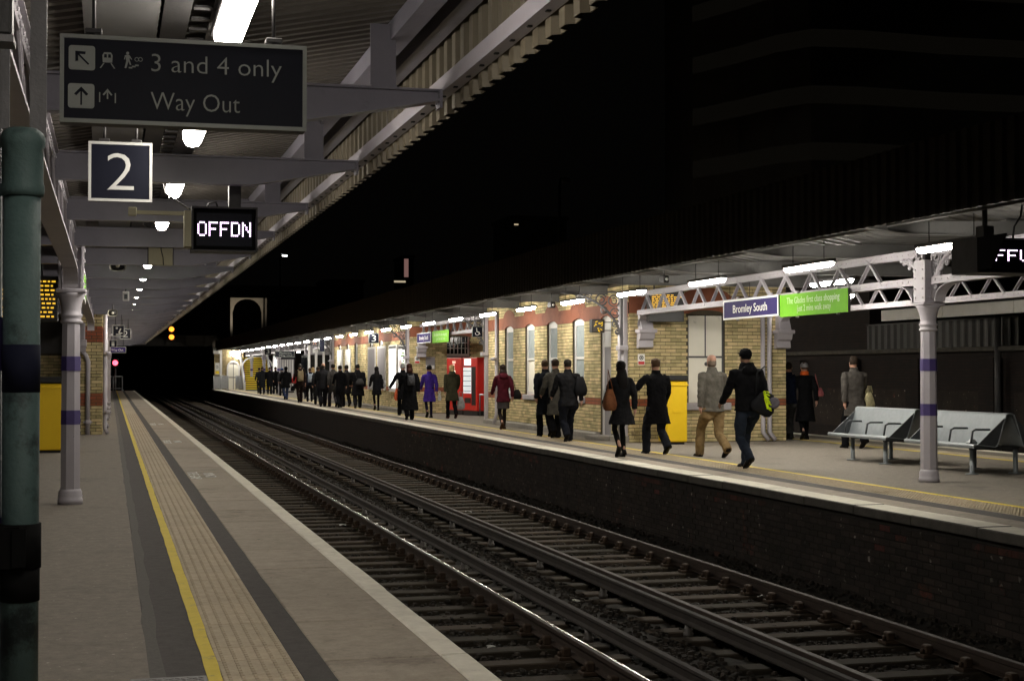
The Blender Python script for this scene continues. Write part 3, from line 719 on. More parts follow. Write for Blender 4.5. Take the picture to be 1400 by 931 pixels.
# flat steel posts over the near column
t = thing('steel_bracket_post', 'dark steel plates rising above the teal drainpipe at upper left', 'bracket', (-.30, 5.0, 2.27))
MB().box(-.09, -.005, -.01, .01, 0, .78).build('plate', 'steel_grey', t); MB().box(.055, .105, -.008, .012, -.02, .78).build('plate', 'steel_grey', t)
t = thing('junction_box', 'dark grey box hung at the top left corner above the drainpipe', 'box', (-.33, 4.55, 2.46))
MB().bbox(-.06, .06, -.05, .05, 0, .3, .008).build('case', 'black_iron', t); MB().box(-.065, .065, -.055, .055, -.02, 0).build('cover', 'steel_grey', t); MB().box(.02, .026, -.03, -.024, -.22, -.02).build('conduit', 'galv', t)

# ------------------------------------------------------------------ signs over the near platform
def fit(me, w, h=None):
    xs = [v.co.x for v in me.vertices]; zs = [v.co.y for v in me.vertices]
    sx = w/(max(xs)-min(xs)); me.transform(Matrix.Translation((-min(xs), 0, 0)))
    me.transform(Matrix.Diagonal((sx, (h/(max(zs)-min(zs)) if h else 1), 1, 1))); return me
def words(body, size, m, t, x, y, z, width, thin=0.0):
    """a line of lettering, one part per word"""
    full = text_me(body, size, m, .001, thin=thin); xs = [v.co.x for v in full.vertices]; x0, sc = min(xs), width/(max(xs)-min(xs)); bpy.data.meshes.remove(full)
    done = ''
    for wd_ in body.split(' '):
        me = text_me(wd_, size, m, .001, thin=thin); adv = 0.0
        if done:
            pre = text_me(done+'|', size, m, .001, thin=thin); a1_ = max(v.co.x for v in pre.vertices); bpy.data.meshes.remove(pre)
            one = text_me('|', size, m, .001, thin=thin); adv = a1_-max(v.co.x for v in one.vertices); bpy.data.meshes.remove(one)
        me.transform(Matrix.Translation((adv-x0, 0, 0))); me.transform(Matrix.Diagonal((sc, 1, 1, 1)))
        link('lettering', me, t, (x, y, z), FACE_CAM); done += wd_+' '
def flat_panel(t, x0, x1, z0, z1, depth, face, border, bw, back='steel_dark'):
    """sign facing -Y in the thing's own space"""
    MB().bbox(x0, x1, .006, depth, z0, z1, .004).build('case', back, t)
    MB().box(x0+bw, x1-bw, .0, .0058, z0+bw, z1-bw).build('face', face, t)
    b = MB(); b.box(x0, x1, -.004, .0055, z0, z0+bw-.0005); b.box(x0, x1, -.004, .0055, z1-bw+.0005, z1)
    b.box(x0, x0+bw-.0005, -.004, .0055, z0+bw, z1-bw); b.box(x1-bw+.0005, x1, -.004, .0055, z0+bw, z1-bw); b.build('border', border, t)
YS = 5.72
tl, br_ = onY(82, 47, YS), onY(419, 180, YS)
z0, z1 = br_.z, br_.z+.318
t = thing('direction_sign', 'large black hanging sign reading 3 and 4 only, Way Out', 'sign', (tl.x, YS, z0)); w, h = br_.x-tl.x, z1-z0
flat_panel(t, 0, w, 0, h, .09, 'sign_navy', 'sign_border', .015)
def S(px, py): p = onY(px, py, YS); return (p.x-tl.x, p.z-z0)
def glyph(nm, polys, m, parent, y0=-.004, y1=-.0005):
    b = MB()
    for p in polys: b.prism([q for q in p], 1, y0, y1)
    return b.build(nm, m, parent)
def rrect(x0, x1, z0, z1, r):
    P = []
    for cx, cz, a0 in ((x1-r, z0+r, -90), (x1-r, z1-r, 0), (x0+r, z1-r, 90), (x0+r, z0+r, 180)):
        for k in range(4): a = R(a0+30*k); P.append((cx+r*math.cos(a), cz+r*math.sin(a)))
    return P
for i, (pa, pb, up) in enumerate((((94, 62), (130, 97), 135), ((93, 114), (129, 149), 90))):
    a, c = S(*pa), S(*pb); x0, x1, zz0, zz1 = a[0], c[0], c[1], a[1]
    glyph('arrow_tile', [rrect(x0, x1, zz0, zz1, .01)], 'sign_text', t, -.003, -.0005)
    cx, cz = (x0+x1)/2, (zz0+zz1)/2; q = (x1-x0)*.36; ca, sa = math.cos(R(up-90)), math.sin(R(up-90))
    arr = [[(-.09, -1), (.09, -1), (.09, .7), (-.09, .7)], [(0, 1), (-.75, .2), (-.52, .02), (0, .58)], [(0, 1), (0, .58), (.52, .02), (.75, .2)]]
    glyph('arrow', [[(cx+q*(p[0]*ca-p[1]*sa), cz+q*(p[0]*sa+p[1]*ca)) for p in pl] for pl in arr], 'sign_navy', t, -.0055, -.0032)
def pic(nm, px, py, s, polys): 
    c = S(px, py); glyph(nm, [[(c[0]+p[0]*s, c[1]+p[1]*s) for p in pl] for pl in polys], 'sign_text', t)
pic('train_symbol', 147, 82, .030, [[(-.55, -.35), (.55, -.35), (.6, .5), (.4, .85), (-.4, .85), (-.6, .5)], [(-.5, -.45), (-.35, -.45), (-.75, -1.05), (-.9, -1.05)], [(.35, -.45), (.5, -.45), (.9, -1.05), (.75, -1.05)]])
pic('train_symbol_window', 147, 82, .030, [])if False else glyph('train_window', [[(S(147, 82)[0]+p[0]*.03, S(147, 82)[1]+p[1]*.03) for p in pl] for pl in ([(-.4, .2), (-.08, .2), (-.08, .62), (-.38, .62)], [(.08, .2), (.4, .2), (.38, .62), (.08, .62)])], 'sign_navy', t, -.0055, -.0042)
pic('walker_symbol', 176, 82, .032, [rrect(-.28, .04, .55, .87, .15), [(-.3, -.1), (.1, -.1), (.08, .5), (-.32, .5)], [(-.25, -.1), (0, -.1), (-.25, -.98), (-.45, -.98)], [(-.05, -.1), (.12, -.12), (.28, -.6), (.12, -.6)], [(.1, .45), (.36, .05), (.28, 0), (.02, .35)], [(-.3, .45), (-.42, 0), (-.52, 0), (-.42, .45)],
     [(.0, -1), (.4, -1), (.4, -.85), (.0, -.85)], [(.35, -.85), (.75, -.85), (.75, -.7), (.35, -.7)], [(.7, -.7), (1.1, -.7), (1.1, -.55), (.7, -.55)]])
ri = MB()
for cxx in (187, 192):
    c = S(cxx, 82); ring(ri, (c[0], -.003, c[1]), .007, .0012, 1, 10)
ri.build('spectacle_symbol', 'sign_text', t)
pic('gate_symbol', 147, 132, .028, [[(-1.05, -.8), (-.9, -.8), (-.9, .45), (-1.05, .45)], [(.9, -.85), (1.05, -.85), (1.05, .42), (.9, .42)], [(-.09, -.35), (.09, -.35), (.09, .8), (-.09, .8)], [(0, .95), (-.6, .2), (-.45, .08), (0, .62)], [(0, .95), (0, .62), (.45, .08), (.6, .2)]])
for body, pa, wpx in (('3 and 4 only', (207, 98), 178), ('Way Out', (206, 150), 122)):
    a = S(*pa); e = S(pa[0]+wpx, pa[1]+8); words(body, .094, 'sign_text', t, a[0], -.002, a[1], e[0]-a[0], .01)
for px in (128, 376):
    a = S(px, 50); b = MB().tube([(a[0], .05, h-.002), (a[0], .05, h+.33)], .007, 6); b.bbox(a[0]-.03, a[0]+.03, .02, .08, h+.012, h+.03, .003); b.build('hanger', 'steel_dark', t)
# platform 2 sign
def square_sign(label, Y, px0, py0, px1, py1, body, border='sign_white', hang=.3, cap=.62, face='sign_navy'):
    a, c = onY(px0, py0, Y), onY(px1, py1, Y); t = thing('platform_number_sign', label, 'sign', (a.x, Y, c.z)); w, h = c.x-a.x, a.z-c.z
    flat_panel(t, 0, w, 0, h, .05, face, 'sign_number' if border == 'sign_white' else border, w*.045)
    if body:
        me = text_me(body, h*.86, 'sign_number', .001, thin=.012); fit(me, w*(.42 if len(body) == 1 else .6), h*cap)
        zs = min(v.co.y for v in me.vertices); xs = [v.co.x for v in me.vertices]
        link('number', me, t, (w/2-(max(xs)-min(xs))/2, -.002, h*(1-cap)/2-zs), FACE_CAM)
    b = MB()
    for fx in (.25, .75): b.tube([(w*fx, .025, h-.001), (w*fx, .025, h+hang)], .008, 6); b.bbox(w*fx-.03, w*fx+.03, .0, .05, h+.002, h+.02, .003)
    b.build('hanger', 'steel_dark', t); return t
square_sign('dark blue square sign with a large white 2 under the near canopy', 9.5, 121, 193, 208, 277, '2', hang=.2)
# white LED indicator OFF DN
def led_rows(body, w, h, m, parent, x, y, z, dot=5):
    """dot-matrix lettering"""
    G = {'O': '01110 10001 10001 10001 10001 10001 01110', 'F': '11111 10000 10000 11110 10000 10000 10000', 'D': '11110 10001 10001 10001 10001 10001 11110',
         'N': '10001 11001 10101 10101 10011 10001 10001', 'U': '10001 10001 10001 10001 10001 10001 01110', 'P': '11110 10001 10001 11110 10000 10000 10000'}
    n = len(body); p = w/(n*6-1); q = h/7
    for i, ch in enumerate(body):
        b = MB()
        for r, row in enumerate(G[ch].split()):
            for c, v in enumerate(row):
                if v == '1': b.box((c+.14)*p, (c+.86)*p, -.003, 0, h-(r+.86)*q, h-(r+.14)*q)
        b.build('led_letter', m, parent, (x+i*6*p, y, z))
def off_indicator(label, loc, body, w, h, dep, rz=0, hood=False):
    t = thing('off_indicator', label, 'indicator', loc, rz, 'platform OFF indicators')
    MB().bbox(0, w, 0, dep, 0, h, .012).build('case', 'matte_black', t)
    MB().box(.025, w-.025, -.004, -.0005, .03, h-.03).build('screen', 'sign_navy', t)
    led_rows(body, w*.86, h*.36, 'led_white', t, w*.07, -.004, h*.33)
    b = MB(); b.box(-.012, 0, -.05, dep, 0, h); b.box(w, w+.012, -.05, dep, 0, h); b.box(-.012, w+.012, -.06, dep, h, h+.012); b.box(-.012, w+.012, -.03, dep, -.012, 0); b.build('hood', 'steel_dark', t)
    return t
YO = 11.45
a, c = onY(264, 285, YO), onY(349, 343, YO)
t = off_indicator('hanging LED indicator glowing OFFDN in white under the near canopy', (a.x, YO, c.z), 'OFFDN', c.x-a.x, a.z-c.z, .22)
w, h = c.x-a.x, a.z-c.z
MB().tube([(w*.68, .1, h), (w*.68, .1, h+.4)], .018, 8).bbox(w*.68-.045, w*.68+.045, .06, .14, h+.0, h+.22, .005).build('post', 'steel_dark', t)
MB().box(-.42, -.012, .1, .13, h*.86, h*.95).bbox(-.46, -.4, .08, .15, h*.82, h*1.02, .004).box(-.06, -.012, .02, .2, h*.08, h*.95).build('side_arm', 'box_cream', t)
cb = MB()
cb.tube([(-.25, .1, h+.33), (-.2, .12, h+.12), (-.05, .1, h+.02), (.02, .1, h*.95)], .007, 6); cb.tube([(w*.2, .1, h), (w*.27, .1, h+.05), (w*.38, .1, h+.06), (w*.42, .1, h)], .008, 6); cb.build('cable', 'black_iron', t)
# cream junction box on the beam, horn speakers, cameras
YB = 17.05
a, c = onY(203, 336, YB), onY(236, 363, YB); w, h = c.x-a.x, a.z-c.z
t = thing('sign_backing_box', 'cream metal box hung from a beam beyond the OFFDN indicator', 'box', (a.x, YB, c.z))
MB().bbox(0, w, 0, .1, 0, h, .006).build('case', 'box_cream', t); MB().box(-.01, w+.01, -.01, .11, h, h+.012).box(-.012, 0, -.012, 0, 0, h+.05).box(w, w+.012, -.012, 0, 0, h+.05).box(-.012, w+.012, -.012, 0, h+.04, h+.055).build('bracket', 'steel_dark', t)
MB().tube([(w*.5, -.01, h+.3), (w*.52, -.012, h*.8), (w*.6, -.012, h*.4), (w*.62, -.012, 0)], .006, 5).build('cable', 'black_iron', t)
def horn(label, p, s=1.0, rz=0):
    t = thing('horn_speaker', label, 'loudspeaker', p, rz, 'horn loudspeakers')
    rings = []
    for y, rx, rz_ in ((.24, .03, .03), (.14, .045, .04), (.06, .08, .06), (0, .105, .075)):
        rings.append([(s*rx*math.copysign(abs(math.cos(q))**.6, math.cos(q)), s*y, s*rz_*math.copysign(abs(math.sin(q))**.6, math.sin(q))) for q in [2*math.pi*i/16 for i in range(16)]])
    MB().loft([r for r in rings], 0, True, False).build('horn', 'horn_cream', t)
    MB().loft([[(p_[0]*.8, p_[1]+.02*s, p_[2]*.8) for p_ in rings[3]], [(p_[0]*.3, p_[1], p_[2]*.3) for p_ in rings[1]]], 0, True).build('throat', 'black_iron', t)
    MB().ball((0, .03*s, 0), .03*s, 10, 6).build('driver_cone', 'horn_cream', t)
    MB().tube([(0, .2*s, .02), (0, .2*s, .22)], .012, 6).build('bracket', 'steel_dark', t)
    return t
horn('oval cream horn loudspeaker under the beams, the nearer one', onY(161, 363, 20.4))
horn('small horn loudspeaker hung farther along the near canopy', onY(154, 428, 33.0), .95)
for px, py, Y, lb in ((172, 405, 26.0, 'white boxed camera hanging under the near canopy beams'),):
    p = onY(px, py, Y); t = thing('platform_camera', lb, 'camera', p)
    MB().bbox(-.055, .055, -.03, .05, -.08, .08, .012).build('case', 'sign_white', t); MB().bbox(-.028, .028, -.034, -.028, -.05, .03, .002).build('lens_window', 'pane_dark', t); MB().tube([(0, .01, .08), (.03, .02, .4)], .01, 6).build('hanger', 'steel_dark', t)
t = square_sign('square sign with a white seated figure symbol far along the near canopy', 40, 154, 444.5, 170, 460, '', hang=.35)
b = MB(); b.ball((.10, -.004, .21), (.03, .006, .03), 8, 6); b.bar((.20, -.004, .20), (.15, -.004, .09), .006, .03, up=(1, 0, 0)); b.bar((.15, -.004, .09), (.24, -.004, .08), .006, .025); b.bar((.08, -.004, .05), (.2, -.004, .05), .006, .025); b.build('seated_symbol', 'sign_number', t)
square_sign('distant square platform sign with a white 2, half hidden', 42.5, 164, 449.5, 179, 463.5, '2', hang=.4)
square_sign('small square sign with a white figure far along the near canopy', 50, 149, 465, 160, 475, 'i', hang=.6)
p0, p1 = onY(149, 474, 56), onY(172.5, 482.5, 56)
t = thing('direction_sign', 'distant long dark blue sign at the end of the near canopy', 'sign', (p0.x, 56, p1.z)); flat_panel(t, 0, p1.x-p0.x, 0, p0.z-p1.z, .06, 'sign_blue', 'sign_border', .02)
link('lettering', fit(text_me('Way Out', .1, 'sign_white', .001), (p1.x-p0.x)*.7), t, (.08, -.002, .07), FACE_CAM)
MB().tube([(.1, .03, .2), (.1, .03, .95)], .01, 5).tube([(p1.x-p0.x-.1, .03, .2), (p1.x-p0.x-.1, .03, .95)], .01, 5).build('hanger', 'steel_dark', t)
# ------------------------------------------------------------------ near station building on the left
YP = 38.0; XP = -.17                                     # end face of the brick pier, its track-side corner
bl = thing('station_building', 'yellow brick building with red band standing on the near platform', 'building', (0, 0, 0))
wl = MB().box(-.9, XP-.006, YP+.006, 100, 0, 3.0).build('wall', 'mortar', bl)
brick_wall(wl, XP+.9, 0, 2.98, lambda u, z: ((-.9+u, YP+.003, z), R(180)), 'brick_yellow', zones=((.72, .95, 'brick_red'), (2.2, 2.62, 'brick_red')), single=200, seed=2)
brick_wall(wl, 26.0, 0, 2.98, lambda u, z: ((XP-.003, YP+26-u, z), R(-90)), 'brick_yellow', zones=((.72, .95, 'brick_red'), (2.2, 2.62, 'brick_red')), seed=3)
w2 = MB().box(-6.5, -.901, YP+1.206, YP+1.5, 0, 1.95).build('wall', 'mortar', bl)
brick_wall(w2, 2.9, 0, 1.95, lambda u, z: ((-3.8+u, YP+1.203, z), R(180)), 'brick_yellow', single=150, single_test=lambda c: -c[2]*2-c[0], seed=4)
MB().prism([(-6.5, 1.951), (-.901, 1.951), (-.901, 2.9), (-1.7, 2.9), (-6.5, 2.0)], 1, YP+1.25, YP+1.45).build('stair_side', 'steel_grey', bl)
MB().box(-6.5, -.901, YP+2.0, YP+2.2, 0, 3.1).build('back_wall', 'brick_far_yellow', bl)
for z in (2.52,):
    b = MB(); b.bbox(XP-.62, XP-.36, YP-.24, YP, 2.1, 2.2, .01); b.prism([(YP, 1.95), (YP, 2.1), (YP-.2, 2.1), (YP-.16, 1.98)], 0, XP-.6, XP-.38); b.bbox(XP-.62, XP-.36, YP-.24, YP, 2.2, 2.26, .01); b.bbox(XP-.58, XP-.4, YP-.2, YP, 2.26, 2.65, .01); b.build('corbel', 'paint_lilac', bl)
# pipes on the pier
def pipe(label, pts, r, m='paint_lilac', joints=(), group='rainwater pipes'):
    p0 = Vector(pts[0]); t = thing('rainwater_pipe', label, 'pipe', p0, 0, group)
    MB().tube([Vector(p)-p0 for p in pts], r, 10).build('pipe', m, t)
    for z in joints:
        b = MB().lathe([(r*1.05, z-.05), (r*1.35, z-.045), (r*1.35, z+.045), (r*1.05, z+.05)], n=12); b.box(-r*1.9, r*1.9, -.02, r*1.6, z-.02, z+.02); b.build('socket', m, t)
    return t
pipe('lilac square-cranked drainpipe down the face of the left brick pier', [(-.5, YP-.07, .0), (-.5, YP-.07, 1.75), (-.56, YP-.07, 1.9), (-.66, YP-.07, 2.0), (-.66, YP-.07, 2.7)], .055, joints=(.3,))
for i, (Yp, lb) in enumerate(((YP+.25, 'drainpipe at the corner of the left brick pier'), (YP+4.5, 'second drainpipe beyond the left brick pier corner'), (YP+11, 'third drainpipe along the left station wall'), (YP+22, 'far drainpipe along the left station wall'))):
    pipe('lilac '+lb, [(XP+.12, Yp-.1, .03), (XP+.06, Yp, .15), (XP+.06, Yp, 2.98)], .05, joints=(.5, 1.9))
for i, Yp in enumerate((YP+8, YP+16, YP+28)):
    t = thing('wall_lamp_bracket', ORD[i]+' pale swan-neck bracket on the left station wall', 'bracket', (XP+.02, Yp, 2.35), 0, 'wall brackets')
    MB().tube([(0, 0, -.15), (.02, 0, .05), (.1, -.02, .16), (.22, -.04, .22)], .028, 8).build('arm', 'paint_lilac', t); MB().bbox(-.01, .02, -.06, .06, -.22, -.08, .004).build('wall_plate', 'paint_lilac', t)
for i in range(4):
    MB().bbox(XP-.02, XP+.2, 52+i*11, 52.3+i*11, 0, 2.98, .01).build('pilaster', 'paint_lilac', bl)
# yellow grit bin, left
def grit_bin(label, loc, w, d, h, rz=0):
    t = thing('grit_bin', label, 'bin', loc, rz, 'yellow bins')
    b = MB(); b.bbox(-w/2, w/2, -d/2, d/2, .05, h, .02); b.build('body', 'grit_yellow', t)
    b = MB(); b.bbox(-w/2-.02, w/2+.02, -d/2-.02, d/2+.02, h*.93, h*.96, .006); b.build('rim', 'grit_yellow', t)
    MB().bbox(-w/2-.025, w/2+.025, -d/2-.025, d/2+.025, h+.001, h+.13, .03).build('lid', 'grit_lid', t)
    MB().box(-w/2+.05, w/2-.05, -d/2+.05, d/2-.05, 0, .05).build('plinth', 'black_iron', t)
    MB().box(-.09, .09, -d/2-.012, -d/2, h*.5, h*.56).build('latch', 'grit_yellow', t)
    return t
g = ground(86, 619); grit_bin('tall yellow bin with black lid behind the lilac column at left', (g.x-.42, g.y+.3, 0), .84, .6, 1.28)
# amber departure board at far left
p = onY(30, 409, 20.5); t = thing('departure_board', 'amber LED departure board at the left beside the drainpipe', 'display', (p.x-.42, 20.5, p.z-.28))
MB().bbox(0, .86, 0, .16, 0, .58, .01).build('case', 'black_iron', t)
for r in range(9):
    b = MB(); x = .03; rr = random.Random(r)
    while x < .80:
        w = rr.uniform(.02, .06); b.box(x, min(x+w, .83), -.004, -.0005, .05+r*.056, .072+r*.056); x += w+.02
    tag(b.build('led_row', 'led_amber', t), kind='stuff')
MB().tube([(.2, .08, .58), (.2, .08, .82)], .012, 6).tube([(.66, .08, .58), (.66, .08, .82)], .012, 6).build('hanger', 'steel_dark', t)
# green and white poster board on the near girder
p = onX(112, 392, -.32); t = thing('girder_banner', 'narrow green and white banner fixed to the near girder past the column', 'banner', (-.33, 20.2, 2.46))
MB().box(-.03, 0, 0, 2.4, 0, .4).build('panel', 'sign_white', t); MB().box(.0005, .004, .12, 2.3, .05, .34).build('face', 'sign_green', t)
# platform-end barrier on the near platform, red signal
t = thing('platform_end_barrier', 'grey tubular barrier closing off the far end of the near platform', 'barrier', (-.4, 119, 0))
b = MB()
for x in (0, .66, 1.32): MB().tube([(x, 0, 0), (x, 0, 1.12)], .035, 8).build('post', 'galv', t)
MB().tube([(0, 0, 1.1), (1.32, 0, 1.1)], .03, 8).build('rail', 'galv', t); MB().tube([(0, 0, .2), (1.32, 0, .2)], .025, 8).build('rail', 'galv', t)
for i in range(12): MB().tube([(.05+i*.108, 0, .2), (.05+i*.108, 0, 1.1)], .008, 5).build('baluster', 'galv', t)
MB().bbox(1.26, 1.42, -.06, .06, 0, .12, .01).build('foot', 'galv', t)
def signal(label, p, aspects, m, post=True, drop=None):
    t = thing('railway_signal', label, 'signal', p, 0, 'colour light signals')
    n = aspects; h = .42*n+.3
    MB().bbox(-.24, .24, .02, .2, -h/2, h/2, .02).build('backboard', 'black_iron', t)
    for i in range(n):
        z = (i-(n-1)/2)*.62
        MB().lathe([(.2, 0), (.2, .02)], n=16).xf(Matrix.Translation((0, .0, z)) @ Matrix.Rotation(R(90), 4, 'X')).build('lens', m, t)
        hb = MB(); ring_ = []
        for a in range(0, 190, 19): ring_.append((.22*math.cos(R(a)), .22*math.sin(R(a))))
        for q in range(len(ring_)-1):
            (x0, z0_), (x1, z1_) = ring_[q], ring_[q+1]; hb.add([(x0, .02, z+z0_), (x1, .02, z+z1_), (x1, -.2, z+z1_), (x0, -.2, z+z0_)], [(0, 1, 2, 3)])
        hb.build('hood', 'black_iron', t)
    if post: MB().tube([(0, .12, -h/2), (0, .12, -p[2])], .07, 8).build('post', 'steel_grey', t)
    else: MB().tube([(0, .15, h/2), (0, .15, h/2+.5), (0, 2.0, h/2+.5)], .05, 6).build('arm', 'steel_grey', t)
    return t
p = onY(157.5, 496, 120.5); signal('single red signal light beyond the near platform end', (p.x, 120.5, p.z), 1, 'sig_red')
p = onY(234.5, 455.5, 124); signal('double yellow railway signal hung in front of the bridge', (p.x, 124, p.z), 2, 'sig_amber', False)
# ------------------------------------------------------------------ island canopy
YG0, YG1 = -6.0, 129.0
ican = thing('platform_canopy', 'grey steel canopy with dark ribbed fascia over the island platform', 'canopy', (0, 0, 0))
def dz2(X):
    if X < 10.85: return 3.42+(10.85-X)*.17
    if X > 14.1: return 3.42+(X-14.1)*.17
    return 3.42
for x0, x1 in ((8.5, 10.85), (10.85, 14.1), (14.1, 16.4)):
    corr_deck(x0, x1, dz2, YG0, YG1, .3, .02, 'soffit', parent=ican)
b = MB()
web = [(8.52, 3.30), (9.6, 3.21), (10.9, 3.205), (14.0, 3.205), (15.3, 3.21), (16.38, 3.30), (16.38, 3.335), (14.1, 3.4), (10.85, 3.4), (8.52, 3.335)]
b.prism(web, 1, -.008, .008); b.box(10.85, 14.1, -.06, .06, 3.4, 3.412); b.bar((8.52, 0, 3.296), (9.6, 0, 3.206), .12, .012); b.box(9.6, 15.3, -.06, .06, 3.198, 3.21); b.bar((15.3, 0, 3.206), (16.38, 0, 3.296), .12, .012)
bm2 = b.mesh('roof_beam', 'soffit')
y = YG0+.4; k = 0
while y < YG1: link('roof_beam', bm2, ican, (0, y, 0)); y += 3.78
for xx in (9.1, 9.95): MB().prism([(xx, dz2(xx)-.09), (xx+.07, dz2(xx)-.09), (xx+.07, dz2(xx)-.078), (xx+.012, dz2(xx)-.078), (xx+.012, dz2(xx)-.004), (xx, dz2(xx)-.004)], 1, YG0, YG1).build('purlin', 'soffit', ican)
MB().prism([(8.44, 3.2), (8.53, 3.2), (8.53, 3.212), (8.452, 3.212), (8.452, 3.3), (8.44, 3.3)], 1, YG0, YG1).build('edge_rail', 'soffit', ican)
cl2 = clad_mesh(3.165, 3.98, 'clad_in', 'clad_out', -1); y = YG0
while y+1.05 <= YG1: link('cladding_sheet', cl2, ican, (8.435, y, 0)); y += 1.05
MB().box(8.2, 16.6, YG1+.05, YG1+.11, 3.1, 3.98).build('end_board', 'clad_out', ican)
MB().tube([(9.25, YG0, 3.3), (9.25, YG1, 3.3)], .022, 6).build('conduit', 'soffit', ican)
# strip lights, front row
SINY, COSY = math.sin(YAW), math.cos(YAW)
for k in range(31):  # farthest few are added to the row to brighten the stairs
    D = 17.75+3.63*k; y = (D-9.4*SINY)/COSY-.76
    strip_light(ORD[k]+' bright strip light in the front row under the island canopy', 9.4, y, 2.985, True, 'island canopy front strip lights', .26)
for k in range(19):
    y = 25.3+5.4*k; strip_light(ORD[k]+' strip light in the back row under the island canopy', 13.0 if k == 0 else 13.97 if not 30.8 < y < 74 else 14.75, y, 2.985 if k else 2.9, True, 'island canopy back strip lights', .26)  # nearest one moved behind the green banner to brighten the end wall
strip_light('strip light glimpsed between the two girder rows behind the green banner', 11.45, 22.3, 2.985, True, None, .26)
strip_light('added strip light hidden behind the station name board to brighten the end wall', 12.05, 27.5, 2.9, True, None, .3)  # lamp added out of sight to brighten the end wall
# columns, girders
XG, XB = 10.85, 14.1
gc = ground(1267, 660)
YCOL = gc.y+.12
colm = column('lilac column with two purple bands beside the island platform bench', (XG, YCOL, 0))
for s in (1, -1): scroll_bracket(colm, s*.11, s, 2.5, 3.18, 'paint_lilac', .8)
YA0, YA1, YB0, YB1 = 30.8, 43.4, 54.4, 74.6
column('second-row lilac column behind the bench near the right edge', (XB, YCOL, 0))
girder('front lattice girder carrying the green banner on the island platform', XG, YCOL+.2, YA0-.02, 2.70, 3.19, low=2.46, plates=False, skip=(.85, 0))
girder('front lattice girder running off the right edge of the picture', XG, YCOL-12, YCOL-.2, 2.70, 3.19, plates=False, skip=(0, .6))
girder('back-row lattice girder seen through the front girder', XB, YCOL+.2, YA0-.02, 2.70, 3.19)
girder('back-row lattice girder running off the right edge', XB, YCOL-12, YCOL-.2, 2.70, 3.19)
girder('distant lattice girder over the vending machines', XG, YA1+.02, YB0-.02, 2.70, 3.19)
girder('back lattice girder behind the vending machine gap', XB, YA1+.02, YB0-.02, 2.70, 3.19)
fc = []
for i, (px, lb) in enumerate(((420, 'lilac column behind the crowd under the long dark sign'), (381, 'lilac column near the yellow stairs'), (361, 'lilac column touching the yellow striped stairs'), (344, 'lilac column in front of the yellow striped stairs'))):
    p = onX(px, 500, XG); fc.append(p.y); c_ = column('distant '+lb, (XG, p.y, 0))
    for s in (1, -1): scroll_bracket(c_, s*.11, s, 2.5, 3.18, 'paint_lilac', .7)
ya = YB1+.02
for i, yb in enumerate(sorted(fc)+[128.5]):
    girder(('first', 'second', 'third', 'fourth', 'last')[i]+' distant lattice girder beyond the far building, above the crowd', XG, ya+(.2 if i else 0), yb-.2, 2.70, 3.19, pan=.9); ya = yb
# ------------------------------------------------------------------ island buildings
def seg_wall(parent, place_box, length, z0, z1, holes, m, name='wall'):
    """wall slab pieces round the openings; place_box(mb,u0,u1,z0,z1)"""
    b = MB(); us = sorted({0, length} | {h[0] for h in holes} | {h[1] for h in holes})
    for a, c in zip(us[:-1], us[1:]):
        hs = sorted([h for h in holes if h[0] <= a+1e-6 and h[1] >= c-1e-6], key=lambda h: h[2]); z = z0
        for h in hs:
            if h[2] > z+.001: place_box(b, a, c, z, h[2])
            z = h[3]
        if z < z1-.001: place_box(b, a, c, z, z1)
    return b.build(name, m, parent)
def red_band(parent, L, holes, place, z0=2.66, z1=2.98, nm='red_band'):
    """painted terracotta band with arched undersides over the openings and humped tops"""
    b = MB(); n = int(L/.07); pr = None
    for i in range(n+1):
        u = L*i/n; lo, hi = z0, z1
        for h in holes:
            c = (h[0]+h[1])/2; hw = (h[1]-h[0])/2
            if abs(u-c) < hw and h[3] > 2.3: lo = z0-.02+.10*math.sqrt(max(0, 1-((u-c)/hw)**2))
            d = abs(u-c)/(hw+.12)
            if d < 1 and h[3] > 2.3: hi = z1+.2*math.sqrt(1-d*d)
        cur = [place(u, .0, lo), place(u, .0, hi), place(u, .04, hi), place(u, .04, lo)]
        if pr:
            b.add(pr+cur, [(0, 4, 5, 1), (1, 5, 6, 2), (3, 7, 4, 0), (2, 6, 7, 3)][:3])
        pr = cur
    return b.build(nm, 'render_red', parent)
def window(parent, Yc, w, z0, z1, X, kind):
    """opening in a wall facing -X, set back from its face"""
    t = bpy.data.objects.new('window', None); COL.objects.link(t); t.parent = parent; t.location = (X+.045, Yc, z0); h = z1-z0
    b = MB(); f = .075
    b.box(0, .06, -w/2, -w/2+f, 0, h); b.box(0, .06, w/2-f, w/2, 0, h); b.box(0, .06, -w/2+f, w/2-f, 0, f); b.box(0, .06, -w/2+f, w/2-f, h-.16, h); b.box(-.01, .05, -w/2+f, w/2-f, h*.5-.03, h*.5+.03)
    b.build('frame', 'white_frame', t)
    MB().box(.03, .04, -w/2+f, w/2-f, h*.5+.03, h-.16).build('pane', 'pane_frost', t)
    MB().box(.025, .04, -w/2+f, w/2-f, f, h*.5-.03).build('pane', 'board_white' if kind else 'pane_frost', t)
    MB().bbox(-.11, .02, -w/2-.08, w/2+.08, -.13, -.002, .012).build('sill', 'stone_sill', t)
